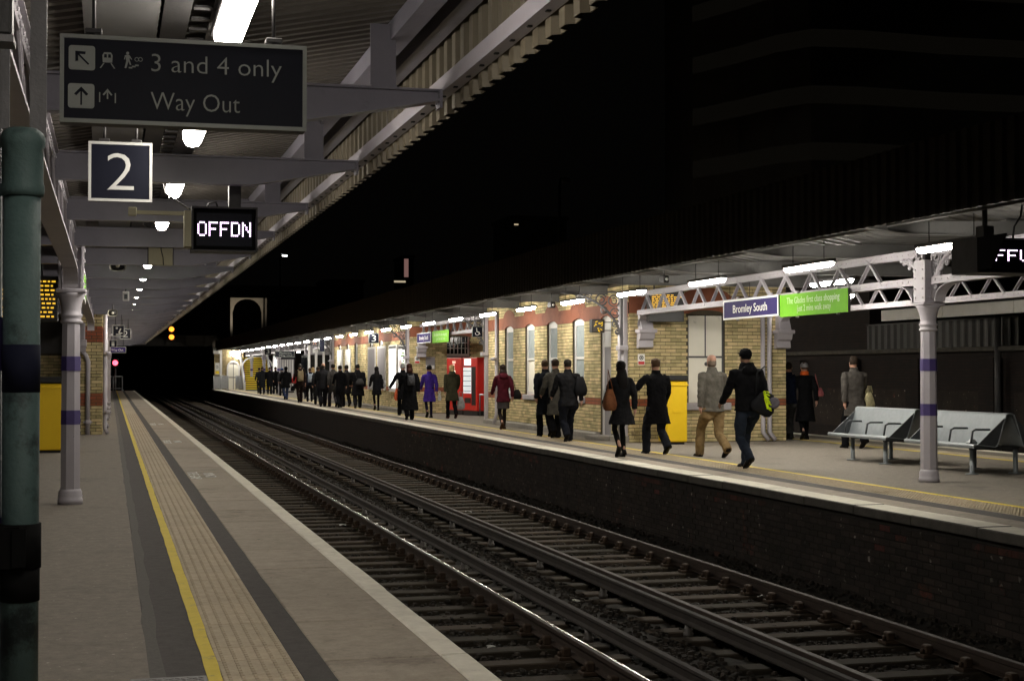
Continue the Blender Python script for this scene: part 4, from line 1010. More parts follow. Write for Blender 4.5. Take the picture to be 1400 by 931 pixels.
def building(label, X0, X1, Y0, Y1, wins, door, end_holes, single=300):
    t = thing('station_building', label, 'building', (0, 0, 0), 0, 'brick station buildings on the island platform'); L = Y1-Y0
    holes = [(yc-Y0-w/2, yc-Y0+w/2, z0, 2.74) for yc, w, z0 in wins]
    wl = seg_wall(t, lambda b, a, c, z0, z1: b.box(X0, X0+.3, Y0+a, Y0+c, z0, z1), L, 0, 3.4, holes, 'mortar')
    zn = ((.74, .90, 'brick_red'),)
    brick_wall(wl, L, .15, 3.36, lambda u, z: ((X0-.003, Y0+u, z), R(90)), 'brick_yellow', holes=[(h[0], h[1], h[2]-.02, h[3]) for h in holes]+[(0, L, 2.7, 2.97)], zones=zn, single=0, seed=11)
    MB().prism([(X0-.12, 0), (X0-.001, 0), (X0-.001, .145), (X0-.05, .145), (X0-.12, .11)], 1, Y0, (door if door else Y1)-.45 if False else Y0+.9).build('plinth', 'stone_step', t)
    MB().prism([(X0-.12, 0), (X0-.001, 0), (X0-.001, .145), (X0-.05, .145), (X0-.12, .11)], 1, Y0+2.0, Y1).build('plinth', 'stone_step', t)
    red_band(t, L, holes, lambda u, d, z: (X0-.016+d, Y0+u, z))
    for yc, w, z0 in wins:
        if z0 > .1: window(t, yc, w, z0, 2.74, X0, int(yc*10) % 2)
        else:
            d_ = bpy.data.objects.new('door', None); COL.objects.link(d_); d_.parent = t; d_.location = (X0+.04, yc, 0)
            b = MB(); b.box(0, .07, -w/2, -w/2+.09, 0, 2.74); b.box(0, .07, w/2-.09, w/2, 0, 2.74); b.box(0, .07, -w/2+.09, w/2-.09, 2.05, 2.16); b.build('frame', 'white_frame', d_)
            MB().box(.03, .05, -w/2+.09, w/2-.09, 2.16, 2.74).build('transom_panel', 'white_frame', d_); MB().box(.02, .06, -w/2+.09, w/2-.09, .02, 2.05).build('leaf', 'door_grey', d_); MB().bbox(-.03, .02, w/2-.2, w/2-.16, .95, 1.1, .005).build('handle', 'steel_bright', d_)
            MB().bbox(X0-.35, X0+.1, yc-w/2-.1, yc+w/2+.1, 0, .1, .015).build('door_step', 'stone_step', t)
    W_ = X1-X0
    we = seg_wall(t, lambda b, a, c, z0, z1: b.box(X0+.301 if a == 0 else X0+a, X0+c, Y0+.0, Y0+.3, z0, z1), W_, 0, 3.4, end_holes, 'mortar')
    brick_wall(we, W_, .01, 3.36, lambda u, z: ((X0+u, Y0-.003, z), R(180)), 'brick_yellow', holes=[(h[0], h[1], h[2]-.02, h[3]) for h in end_holes]+[(0, W_, 2.74, 3.1)], zones=zn, single=single, single_test=lambda c: abs(c[2]-1.0)*1.0+abs(c[0]-.6*W_)*.35, seed=12)
    b = red_band(t, W_, end_holes, lambda u, d, z: (X0+u, Y0-.016+d, z), 2.74, 3.1)
    MB().box(X0+.31, X1, Y1-.3, Y1, 0, 3.4).build('rear_end_wall', 'brick_far_yellow', t); MB().box(X1-.3, X1-.001, Y0+.301, Y1-.301, 0, 3.4).build('rear_wall', 'brick_far_yellow', t)
    return t
wA = [(32.35, .75, 0), (34.4, .92, .9), (36.6, .92, .9), (38.7, .92, .9), (40.85, .92, .9)]
a, c = onY(940, 437, YA0), onY(991, 553, YA0)
EX0 = a.x-10.62; EX1 = c.x-10.62
bA = building('yellow brick station building with boarded end window and white-framed windows', 10.62, 14.22, YA0, YA1, wA, 32.35, [(EX0, EX1, .84, 2.72)])
# boarded sash window in the end wall
t = bpy.data.objects.new('window', None); COL.objects.link(t); t.parent = bA; t.location = (10.62+EX0, YA0+.06, .84); w, h = EX1-EX0, 1.88
b = MB(); b.box(0, .045, 0, .05, 0, h-.1); b.box(w-.045, w, 0, .05, 0, h-.1); b.box(w/2-.012, w/2+.012, -.012, .05, h*.53, h); b.box(.045, w-.045, -.012, .05, h*.51, h*.53); b.build('frame', 'steel_grey', t)
for k, (x0, x1) in enumerate(((.046, w/2-.013), (w/2+.013, w-.046))): MB().box(x0, x1, .0, .03, h*.531, h-.02-.0).build('board', 'board_white', t)
MB().box(.046, w-.046, .004, .03, .0, h*.509).build('board', 'board_white', t)
MB().lathe([(.045, 0), (.045, .012)], n=14).xf(Matrix.Translation((w*.53, .0, h*.44)) @ Matrix.Rotation(R(90), 4, 'X')).build('vent_disc', 'steel_grey', t)
MB().bbox(-.12, w+.12, -.16, .03, -.16, -.003, .015).build('sill', 'stone_sill', t)
# corbels, pipes, notices on the end wall
def corbel(X, Y, lb):
    t = thing('stone_corbel', lb, 'corbel', (X, Y, 2.0), 0, 'girder corbels')
    MB().bbox(-.2, .2, -.3, -.001, .32, .40, .012).build('cap', 'paint_lilac', t)
    MB().prism([(-.001, 0), (-.001, .32), (-.26, .32), (-.22, .2), (-.14, .16), (-.16, .02), (-.1, 0)], 0, -.16, .16).build('body', 'paint_lilac', t)
    MB().prism([(-.001, .4), (-.001, .72), (-.12, .72), (-.26, .4)], 0, -.13, .13).build('bearing', 'paint_lilac', t)
corbel(XG+.1, YA0-.01, 'lilac corbel carrying the front girder on the brick end wall'); corbel(XB, YA0-.01, 'lilac corbel carrying the back girder near the wall corner')
corbel(XG, YB0-.01, 'distant lilac corbel under the girder beside the far building')
for px, lb in ((1043, 'left of the twin pipes'), (1052, 'right of the twin pipes')):
    p = onY(px, 500, YA0-.07); pipe('lilac pipe on the brick end wall, '+lb, [(p.x+.1, YA0-.15, .03), (p.x, YA0-.07, .2), (p.x, YA0-.07, 3.1)], .05, joints=())
pipe('lilac drainpipe at the far corner of the windowed brick building', [(10.46, 41.95, .05), (10.55, 42.0, .3), (10.55, 42.0, 3.2)], .055, joints=(1.8, .9))
pipe('lilac drainpipe at the near end of the windowed brick wall', [(10.54, YA0+.35, 0), (10.54, YA0+.35, 3.2)], .05, joints=(1.0,))
pipe('pale drainpipe at the far end of the far brick building', [(10.38, YB1-.3, 0), (10.38, YB1-.3, 3.2)], .07, joints=(2.0,))
def notice(label, X, Y, z, w, h, top, bottom, sym=True, facing='Y'):
    t = thing('notice', label, 'notice', (X, Y, z), 0 if facing == 'Y' else R(-90), 'small wall notices')
    MB().box(0, w, -.006, 0, 0, h).build('plate', top, t); MB().box(w*.06, w*.94, -.009, -.0065, h*.05, h*.32).build('text_block', bottom, t)
    if sym:
        b = MB(); ring(b, (w/2, -.008, h*.66), w*.27, .008, 1, 16); b.bar((w*.33, -.008, h*.8), (w*.67, -.008, h*.52), .006, .014); b.bar((w*.33, -.008, h*.52), (w*.67, -.008, h*.8), .006, .014); b.build('symbol', 'black_iron', t)
    return t
p = onY(872, 499, YA0-.01); notice('red and white no smoking notice on the brick end wall', p.x, YA0-.01, p.z, .155, .235, 'sign_white', 'sign_red')
p = onY(567, 497, YB0-.01); notice('red and white notice on the far brick end wall', p.x, YB0-.01, p.z, .18, .26, 'sign_white', 'sign_red')
p = onY(582, 505, YB0-.02); t = notice('pale grey poster on the far brick end wall by the purple coat', p.x, YB0-.02, p.z, .34, .45, 'door_grey', 'sign_white', False)
# scroll brackets from the wall piers out to the canopy edge
def wall_bracket(label, X, Y):
    t = thing('canopy_bracket', label, 'bracket', (X, Y, 0), 0, 'ornate canopy brackets')
    MB().box(-.09, -.001, -.08, .08, 0, 3.2).build('pilaster', 'paint_lilac', t)
    b = MB(); pts = []
    for i in range(11):
        a_ = math.pi/2*i/10; pts.append((-.1-1.35*(1-math.cos(a_)), 0, 2.05+1.12*math.sin(a_)))
    b.tube(pts, .028, 6); b.box(-1.45, -.09, -.02, .02, 3.17, 3.2); b.box(-.13, -.09, -.03, .03, 2.05, 3.18)
    for cx, cz, r in ((-.28, 3.0, .12), (-.56, 3.02, .12), (-.84, 3.06, .09), (-1.06, 3.1, .06), (-.26, 2.74, .1), (-.24, 2.52, .075), (-.5, 2.8, .07), (-.2, 2.34, .05)):
        ring(b, (cx, 0, cz), r, .016, 1, 12, (30, 340)); ring(b, (cx, 0, cz), r*.5, .014, 1, 8, (200, 480))
    b.build('scrollwork', 'steel_grey', t); MB().bbox(-.2, -.0, -.12, .12, 1.95, 2.06, .012).build('corbel', 'paint_lilac', t)
wall_bracket('ornate bracket at the near corner of the windowed brick building', 10.61, YA0+.12)
wall_bracket('ornate bracket at the far corner of the windowed brick building', 10.61, YA1-.1)
wall_bracket('ornate bracket at the near corner of the far brick building', 10.44, YB0+.15)
wall_bracket('ornate bracket at the far end of the far brick building', 10.44, YB1-.9)
# far building
def ypx(px, X): return onX(px, 500, X).y
XBF = 10.45
wB = [(ypx(p_, XBF), .85, .9) for p_ in (508, 521, 487, 476, 465)]
a, c = onY(611, 461, YB0), onY(642, 565, YB0)
bB = building('farther yellow brick station building with lit posters and an arched end doorway', XBF, 14.3, YB0, YB1, wB, None, [(a.x-XBF, c.x-XBF, 0, 2.74)], 0)
t = bpy.data.objects.new('door', None); COL.objects.link(t); t.parent = bB; t.location = (a.x, YB0+.08, 0); w = c.x-a.x
MB().box(0, w*.55, 0, .05, 0, 2.06).build('leaf', 'door_grey', t); MB().box(w*.56, w, 0, .05, 0, 2.06).build('leaf', 'door_grey', t); MB().box(0, w, -.02, .06, 2.061, 2.14).build('transom', 'white_frame', t)
MB().box(0, w, .03, .04, 2.14, 2.74).build('fanlight_pane', 'pane_dark', t)
b = MB()
for i in range(1, 6): b.box(w*i/6-.012, w*i/6+.012, .0, .03, 2.14, 2.74)
for z in (2.34, 2.54): b.box(0, w, .0, .028, z-.01, z+.01)
b.box(w-.06, w, -.02, .06, 2.14, 2.74); b.build('fanlight_bars', 'white_frame', t)
t2 = thing('round_notice', 'round blue notice with red strip on the grey door by the vending machines', 'notice', (a.x+w*.5, YB0+.07, 1.5))
MB().lathe([(.12, 0), (.12, .01)], n=18).xf(Matrix.Rotation(R(90), 4, 'X')).build('disc', 'sign_blue', t2); MB().box(-.11, .11, -.006, 0, .16, .27).build('strip', 'sign_red', t2)
# lit poster cases on the far building front
for i, (pa, pb, lb) in enumerate(((531, 542, 'white lit timetable case on the far brick wall, left of the pair'), (544, 554, 'white lit poster case on the far brick wall, right of the pair'))):
    ya, yb = ypx(pa, XBF-.1), ypx(pb, XBF-.1); y0, y1 = min(ya, yb), max(ya, yb)
    za, zb = onX(pa, 472, XBF-.1).z, onX(pa, 535, XBF-.1).z
    t = thing('poster_case', lb, 'poster', (XBF-.1, y0, zb), 0, 'lit poster cases'); w, h = y1-y0, za-zb
    MB().bbox(0, .085, 0, w, 0, h, .01).build('case', 'white_frame', t); MB().box(-.006, -.0005, .12, w-.12, .12, h-.16).build('lit_panel', 'poster_glow', t)
    b = MB(); rr = random.Random(i)
    if i == 0:
        for r in range(22):
            for q in range(9):
                if rr.random() < .75: b.box(-.009, -.0062, .2+q*(w-.4)/9, .2+(q+rr.uniform(.3, .8))*(w-.4)/9, h*.42+r*h*.022, h*.42+r*h*.022+.02)
        b.build('print', 'steel_grey', t)
    else:
        for r in range(12): b.box(-.009, -.0062, .2, .2+rr.uniform(.2, .7)*(w-.4), h*.2+r*h*.055, h*.2+r*h*.055+.05)
        b.build('print', 'sign_green', t); MB().box(-.01, -.0065, w*.45, w*.8, h*.5, h*.68).build('print', 'lit_pink', t)
    MB().box(-.008, -.0005, .15, w-.15, h-.13, h-.05).build('header', 'black_iron', t)
for i, (pa, pb, lb) in enumerate(((461, 468, 'left pale'), (472, 479, 'second pale'), (503, 513, 'third grey'), (516, 527, 'fourth grey'))):
    y0, y1 = sorted((ypx(pa, XBF-.04), ypx(pb, XBF-.04))); t = thing('notice_board', lb+' tall notice board on the far brick wall behind the crowd', 'board', (XBF-.05, y0, .75), 0, 'tall notice boards')
    MB().bbox(0, .045, 0, y1-y0, 0, 1.75, .008).build('case', 'white_frame', t); MB().box(-.005, -.0005, .1, y1-y0-.1, .08, 1.67).build('panel', 'sign_white' if i < 2 else 'door_grey', t)
# vending machines
def vend(label, loc, rz, w, d, h, glass):
    t = thing('vending_machine', label, 'vending machine', loc, rz, 'red vending machines')
    MB().bbox(0, w, 0, d, .16, h, .02).build('cabinet', 'vend_red', t); MB().box(.03, w-.03, .04, d-.03, 0, .16).build('plinth', 'vend_black', t)
    if glass:
        MB().box(.1, w*.62, -.008, -.0005, .75, h-.35).build('window', 'vend_window', t); MB().box(w*.64, w*.92, -.006, -.0005, .35, h-.32).build('side_panel', 'vend_black', t)
        MB().box(.18, w*.6, -.014, -.0005, h-.27, h-.05).build('lit_header', 'poster_glow', t); MB().box(.2, w*.58, -.012, -.0005, .42, .6).build('delivery_flap', 'vend_black', t)
        b = MB()
        for r in range(6): b.box(.11, w*.61, -.011, -.0085, .82+r*.17, .84+r*.17)
        b.build('shelf_edges', 'steel_grey', t)
    else:
        rr = random.Random(3); z = .75
        while z < h-.12:
            hh = rr.uniform(.04, .12); b = MB().box(w*.4, w*.4+rr.uniform(.14, .26)*w, -.01, -.0005, z, z+hh); b.build('lit_lettering', rr.choice(('vend_glow', 'vend_glow2')), t); z += hh+.03
        MB().box(w*.38, w*.62, -.01, -.0005, .55, .68).build('coin_slot', 'steel_bright', t)
    MB().box(.012, w-.012, -.004, -.0002, h-.03, h-.012).build('top_trim', 'steel_bright', t)
    return t
pm = ground(652, 568.5); a1 = R(-76)
v2 = vend('red vending machine with glass front and lit header, nearer of the two', (pm.x, pm.y, 0), a1, 1.1, .85, 1.98, True)
dv = Vector((math.cos(a1), math.sin(a1), 0))
vend('red vending machine with a glowing vertical logo strip, farther of the two', (pm.x-dv.x*2.31, pm.y-dv.y*2.31, 0), a1, 1.15, .8, 1.98, False)
v2.location = Vector((pm.x, pm.y, 0))-dv*1.1
t = thing('guard_rail', 'bright steel guard rail in front of the red vending machine side', 'rail', (pm.x+.22, pm.y-.35, .0), 0)
MB().tube([(-.22, 0, .72), (.55, 0, .72)], .025, 8).build('rail', 'steel_bright', t); MB().tube([(-.2, 0, 0), (-.2, 0, .72)], .022, 8).build('post', 'steel_grey', t); MB().tube([(.53, 0, 0), (.53, 0, .72)], .022, 8).build('post', 'steel_grey', t)
# yellow bin beside the end wall
g = ground(921, 607); grit_bin('tall yellow bin with black lid against the brick end wall', (g.x, g.y+.05, 0), .46, .5, 1.3)
# station name board and green banner on the girders
def banner(nm, label, px0, px1, pyc, X, h, face, border, lines, cat, tm='sign_white'):
    ya, yb = onX(px1, pyc, X).y, onX(px0, pyc, X).y; zc = onX((px0+px1)/2, pyc, X).z
    t = thing(nm, label, cat, (X, yb, zc-h/2), R(-90)); w = yb-ya
    flat_panel(t, 0, w, 0, h, .05, face, border, .03)
    for body, wf, zf, sz, xo in lines:
        words(body, sz, tm, t, w*xo if xo is not None else w*(1-wf)/2, -.003, h*zf, w*wf)
    MB().box(w*.2, w*.2+.05, .0505, .09, -.02, h+.05).box(w*.8, w*.8+.05, .0505, .09, -.02, h+.05).build('clip', 'paint_lilac', t)
    return t
banner('station_name_sign', 'purple station name board reading Bromley South on the near girder', 989, 1064, 421, XG-.16, .345, 'sign_blue', 'sign_white', [('Bromley South', .62, .32, .2, None)], 'sign')
banner('girder_banner', 'bright green shopping banner next to the station name board', 1066.5, 1159, 414.5, XG-.16, .36, 'sign_green', 'sign_green', [('The Glades first class shopping', .78, .57, .15, None), ('just 2 mins walk away', .5, .2, .15, .27)], 'banner', 'pale_text')
banner('station_name_sign', 'distant small purple name board on the girder over the vending gap', 570, 589, 462, XG-.16, .36, 'sign_blue', 'sign_white', [('Bromley South', .62, .32, .2, None)], 'sign')
banner('girder_banner', 'distant small green banner on the girder over the vending gap', 591, 613.5, 460, XG-.16, .4, 'sign_green', 'sign_green', [('The Glades first class shopping', .78, .57, .15, None), ('just 2 mins walk away', .5, .2, .15, .27)], 'banner', 'pale_text')
# square hanging signs
Y3 = onX(511, 463, 9.55).y; square_sign('square platform sign with a white 3 above the woman with long hair', Y3, 504, 455.5, 518, 469.5, '3', 'sign_border', .4)
Y3b = onX(367, 480, 9.6).y; square_sign('far square platform sign with a white 3 by the yellow stairs', Y3b, 361.5, 476, 371, 485, '3', 'sign_border', .4)
YWc = onX(652, 454, 9.9).y; t = square_sign('square sign with a white wheelchair symbol above the red vending machines', YWc, 645.5, 446, 660, 461, '', 'sign_border', .35)
k_ = (onY(660, 446, YWc).x-onY(645.5, 446, YWc).x)/.42; b = MB(); ring(b, (.2, -.004, .15), .075, .011, 1, 14, (-200, 60)); b.bar((.18, -.004, .3), (.19, -.004, .2), .008, .022, up=(1, 0, 0)); b.bar((.19, -.004, .2), (.27, -.004, .2), .008, .02); b.bar((.27, -.004, .2), (.31, -.004, .1), .008, .02); b.ball((.175, -.004, .33), (.02, .006, .02), 8, 6); b.xf(Matrix.Diagonal((k_, 1, k_, 1))); b.build('wheelchair_symbol', 'sign_white', t)
Yd = onX(389, 484, 9.7).y; p0, p1 = onY(375.5, 480, Yd), onY(402.5, 488.5, Yd)
t = thing('direction_sign', 'long black hanging direction sign above the crowd', 'sign', (p0.x, Yd, p1.z)); w, h = p1.x-p0.x, p0.z-p1.z; flat_panel(t, 0, w, 0, h, .08, 'sign_navy', 'sign_border', .02)
link('lettering', fit(text_me('Platforms', .14, 'sign_text', .001), w*.6), t, (w*.25, -.002, h*.55), FACE_CAM); link('lettering', fit(text_me('Way Out', .14, 'sign_text', .001), w*.7), t, (w*.2, -.002, h*.18), FACE_CAM)
MB().tube([(.1, .04, h), (.1, .04, h+.35)], .012, 5).tube([(w-.1, .04, h), (w-.1, .04, h+.35)], .012, 5).build('hanger', 'steel_dark', t)
Ye = onX(440, 477, 9.7).y; square_sign('black hanging sign near the far end of the far brick building', Ye, 436.5, 464, 444, 481, '', 'sign_border', .35)
# camera-monitor sign on a bracket, small black speakers
p = onX(819, 446, 10.25); t = thing('wall_monitor', 'small yellow and black wall monitor on a bracket above the door', 'monitor', p)
MB().bbox(-.16, .13, 0, .2, -.14, .15, .012).build('case', 'black_iron', t); MB().box(-.13, .1, -.004, -.0005, -.11, .12).build('screen', 'stair_dark', t)
b = MB(); rr = random.Random(5)
for i in range(14): xx, zz = rr.uniform(-.12, .05), rr.uniform(-.1, .1); b.bar((xx, -.006, zz), (xx+.04, -.006, zz+rr.uniform(-.05, .05)), .003, .016)
b.build('display_marks', 'grit_yellow', t); MB().box(.13, .36, .08, .1, -.1, -.08).box(.13, .36, .08, .1, .08, .1).build('arm', 'steel_grey', t)
for px, py, lb in ((908, 382, 'small black speaker under the island canopy near the amber board'), (754, 417, 'small black box camera above the brick windows'), (597, 430, 'small dark camera under the canopy over the green banner')):
    p = onX(px, py, 10.0); t = thing('canopy_camera', lb, 'camera', p, R(20), 'small canopy cameras'); MB().bbox(-.07, .07, -.08, .08, -.07, .07, .02).build('case', 'black_iron', t); MB().ball((-.01, -.085, 0), .03, 10, 6).build('lens', 'steel_bright', t); MB().tube([(0, 0, .07), (0, 0, .4)], .012, 6).build('hanger', 'steel_dark', t)
# amber departure board hung behind the girder
p0, p1 = onY(890, 401, 30.25), onY(933, 424, 30.25); t = thing('departure_board', 'amber LED departure board seen through the near girder', 'display', (p0.x, 30.25, p1.z)); w, h = p1.x-p0.x, p0.z-p1.z
MB().bbox(-.04, w+.04, 0, .18, -.25, h+.05, .012).build('case', 'black_iron', t)
for r in range(8):
    b = MB(); rr = random.Random(r+40); x = .02
    while x < w*.75: ww = rr.uniform(.03, .1); b.box(x, x+ww, -.004, -.0005, h*(.06+.115*r), h*(.06+.115*r)+.022); x += ww+.025
    if r == 6: b.box(w*.8, w*.97, -.004, -.0005, h*.75, h*.75+.022)
    tag(b.build('led_row', 'led_amber', t), kind='stuff')
MB().tube([(.1, .09, h+.05), (.1, .09, h+.3)], .015, 6).tube([(w-.1, .09, h+.05), (w-.1, .09, h+.3)], .015, 6).build('hanger', 'steel_dark', t)
# OFF indicator at the right edge, hooded, seen from its side
p = onX(1336, 371, 9.05)
t = off_indicator('black hooded LED indicator showing white letters at the right edge', (9.05, p.y, p.z), 'OFFUP', .86, .35, .5)
hb = MB(); hb.add([(-.0125, -.05, .0), (-.0125, -.05, .36), (-.0125, -.6, .36), (-.0125, -.32, .02), (-.03, -.05, .0), (-.03, -.05, .36), (-.03, -.6, .36), (-.03, -.32, .02)], [(0, 1, 2, 3), (7, 6, 5, 4), (0, 3, 7, 4), (2, 1, 5, 6), (3, 2, 6, 7)]); hb.build('side_hood', 'matte_black', t)
MB().bbox(-.02, .06, .1, .5, .36, .372, .002).bbox(.2, .34, .2, .36, .372, .52, .01).tube([(.27, .28, .5), (.27, .28, .75)], .03, 8).build('post', 'steel_dark', t)
MB().tube([(.5, .1, .36), (.52, .1, .5), (.6, .1, .62), (.62, .1, .75)], .012, 6).build('cable', 'black_iron', t)
# ------------------------------------------------------------------ bench: two back-to-back perforated steel units
def bench(label, loc, L):
    t = thing('platform_bench', label, 'bench', loc, 0, 'back-to-back steel benches')
    def prof(s):
        return [(s*.60, .415), (s*.605, .44), (s*.585, .462), (s*.5, .455), (s*.25, .425), (s*.215, .44), (s*.19, .52), (s*.07, .885), (s*.03, .90)]
    for s in (-1, 1):
        P = prof(s); b = MB(); vs = []
        for y in (0, L):
            for q in P: vs.append((q[0], y, q[1]))
        n = len(P)
        for y in (0, L):
            for q in P: vs.append((q[0]-s*.012*(1 if q[1] > .47 else .1), y, q[1]-(.012 if q[1] <= .47 else .004)))
        fs = []
        for i in range(n-1):
            fs.append((i, i+1, n+i+1, n+i) if s < 0 else (i, n+i, n+i+1, i+1)); fs.append((2*n+i, 3*n+i, 3*n+i+1, 2*n+i+1) if s < 0 else (2*n+i, 2*n+i+1, 3*n+i+1, 3*n+i))
            for e in (0, 1): fs.append((e*n+i, e*n+i+1, 2*n+e*n+i+1, 2*n+e*n+i))
        fs += [(0, n, 3*n, 2*n), (n-1, 2*n-1, 4*n-1, 3*n-1)]
        b.add(vs, fs); b.build('seat_shell', 'bench_steel', t)
        for ye in (.02, L-.02):
            e = MB(); e.prism([(q[0]*.985, q[1]-.014) for q in ([P[0], P[4], P[6], P[8]] if s > 0 else [P[8], P[6], P[4], P[0]])]+[], 1, ye-.008, ye+.008); e.build('end_plate', 'bench_dark', t)
        for k, ya in enumerate((L*.12, L*.42, L*.78) if s < 0 else (L*.2, L*.6)):
            a = MB(); a.tube([(s*.19, ya, .66), (s*.42, ya, .665), (s*.47, ya, .64), (s*.50, ya, .47)], .016, 7); a.build('armrest', 'bench_dark', t)
        for yl in (L*.22, L*.78):
            lb = MB(); lb.lathe([(.1, 0), (.1, .012), (.04, .018), (.036, .03), (.036, .43)], (s*.36, yl), 14); lb.build('leg', 'bench_steel', t)
    MB().bbox(-.045, .045, 0, L, .888, .902, .004).build('top_cap', 'bench_steel', t); MB().box(-.4, .4, L*.2, L*.2+.06, .36, .41).box(-.4, .4, L*.75, L*.75+.06, .36, .41).build('cross_rail', 'bench_dark', t)
    return t
bench('light grey steel bench nearest the striped column, back to back seats', (12.65, 19.75, 0), 2.0)
bench('light grey steel bench farther along, left of the striped column', (12.65, 22.35, 0), 2.05)
gw = MB(); gw.ball((0, 0, .03), (.07, .09, .035), 7, 5); gw.v = [(x+random.uniform(-.02, .02), y+random.uniform(-.02, .02), z+random.uniform(-.01, .03)) for x, y, z in gw.v]
p = onX(1328, 605, 12.2); o = gw.build('crumpled_bag', 'vend_window' if False else 'galv', None, (12.2, p.y, .44)); tag(o, 'crumpled pale plastic bag left on the nearest bench seat', 'litter')
# ------------------------------------------------------------------ far end of the island platform
YF = 127.5
def onF(px, py): return onY(px, py, YF)
t = thing('station_building', 'small brick end building with an arched pale door beyond the crowd', 'building', (0, 0, 0))
xa, xb = onF(293, 500).x, onF(333, 500).x
MB().box(xa, xb, YF, YF+.3, 0, 3.3).build('wall', 'brick_far_yellow', t)
xd0, xd1 = onF(311, 500).x, onF(327, 500).x
d_ = bpy.data.objects.new('door', None); COL.objects.link(d_); d_.parent = t; d_.location = (xd0, YF-.02, 0); w = xd1-xd0
b = MB(); arc = [(w/2-w/2*math.cos(math.pi*i/12), 1.75+.55*math.sin(math.pi*i/12)) for i in range(13)]
for p, q in zip(arc[:-1], arc[1:]): b.bar((p[0], 0, p[1]), (q[0], 0, q[1]), .06, .12)
b.box(-.06, .06, -.03, .03, 0, 1.75); b.box(w-.06, w+.06, -.03, .03, 0, 1.75); b.build('frame', 'white_frame', d_)
MB().prism([(.05, 0), (w-.05, 0), (w-.05, 1.75)]+[(p[0]*.96+.02*w, p[1]) for p in arc[::-1]]+[(.05, 1.75)], 1, .0, .015).build('leaf', 'board_white', d_)
b = MB(); b.box(w*.5-.02, w*.5+.02, -.012, 0, 0, 2.2); b.box(.06, w-.06, -.014, 0, .95, 1.02); b.box(.06, w-.06, -.014, 0, 2.08, 2.13); b.build('rails', 'steel_grey', d_)
MB().box(onF(300.5, 500).x, onF(303.5, 500).x, YF-.07, YF-.002, 0, 3.2).build('pale_pipe', 'white_frame', t)
MB().bbox(xa-.12, xa+.4, YF-.25, YF, 2.9, 3.4, .02).build('corner_stone', 'white_frame', t)
for px, py, s in ((319, 484.5, .16), (326, 489, .1)):
    p = onF(px, py); tl_ = thing('bulkhead_lamp', 'glaring white bulkhead lamp above the far arched door, '+('larger' if s > .12 else 'smaller')+' one', 'lamp', (p.x, YF-.25, p.z), 0, 'far bulkhead lamps')
    MB().ball((0, 0, 0), (s*1.5, s*.7, s), 12, 8).build('globe', 'tube_far', tl_); MB().bbox(-s, s, .05, .25, -s*1.3, -s*.4, .02).build('bracket', 'black_iron', tl_)
p = onF(294, 496); notice('red white and yellow warning notices on the far brick pier', p.x, YF-.02, onF(294, 512).z, .36, .95, 'sign_white', 'stair_yellow', True)
for px0, px1, lb in ((292, 312, 'left grey mesh barrier across the far end of the island platform'), (322.5, 332, 'right grey mesh barrier beside the yellow stairs')):
    a, c = onY(px0, 533, YF-2.5), onY(px1, 533, YF-2.5); tb = thing('platform_end_barrier', lb, 'barrier', (a.x, YF-2.5, 0), 0, 'far platform barriers'); w = c.x-a.x
    MB().box(.03, w-.03, -.01, .01, .08, 1.08).build('panel', 'galv', tb)
    for x in (.0, w/2, w): MB().tube([(x, 0, 0), (x, 0, 1.14)], .03, 6).build('post', 'galv', tb)
    MB().tube([(0, 0, 1.12), (w, 0, 1.12)], .028, 6).build('rail', 'galv', tb)
# stairs with yellow nosings
a, c = onY(333.5, 530, 121), onY(373, 530, 121); ts = thing('footbridge_stairs', 'open stair flight with bright yellow edged steps beyond the crowd', 'stairs', (a.x, 121, 0)); w = c.x-a.x
sm_ = MB().box(.12, w-.12, 0, .3, 0, .172).mesh('step', 'stair_dark'); ny = MB().box(.12, w-.12, -.012, -.0005, .08, .168).box(.12, w-.12, -.012, .06, .1722, .178).mesh('nosing', 'stair_yellow')
for i in range(15):
    st = link('step', sm_, ts, (0, i*.28, i*.172)); link('nosing', ny, st)
b = MB()
for x in (.0, w-.12): b.prism([(-.15, 0), (.2, 0), (4.4, 2.55), (4.4, 3.1), (4.2, 3.1), (-.15, .6)], 0, x, x+.12)
b.build('stringer', 'white_frame', ts)
for x in (.06, w-.06): MB().tube([(x, -.1, 0), (x, -.1, 1.0), (x, 4.2, 3.5)], .03, 6).build('handrail', 'paint_purple', ts)
ar = MB(); arc = [(w/2-(w/2+.05)*math.cos(math.pi*i/14), 1.9+.75*math.sin(math.pi*i/14)) for i in range(15)]
for p, q in zip(arc[:-1], arc[1:]): ar.bar((p[0], 1.0, p[1]), (q[0], 1.0, q[1]), .1, .1)
ar.build('arch', 'white_frame', ts)
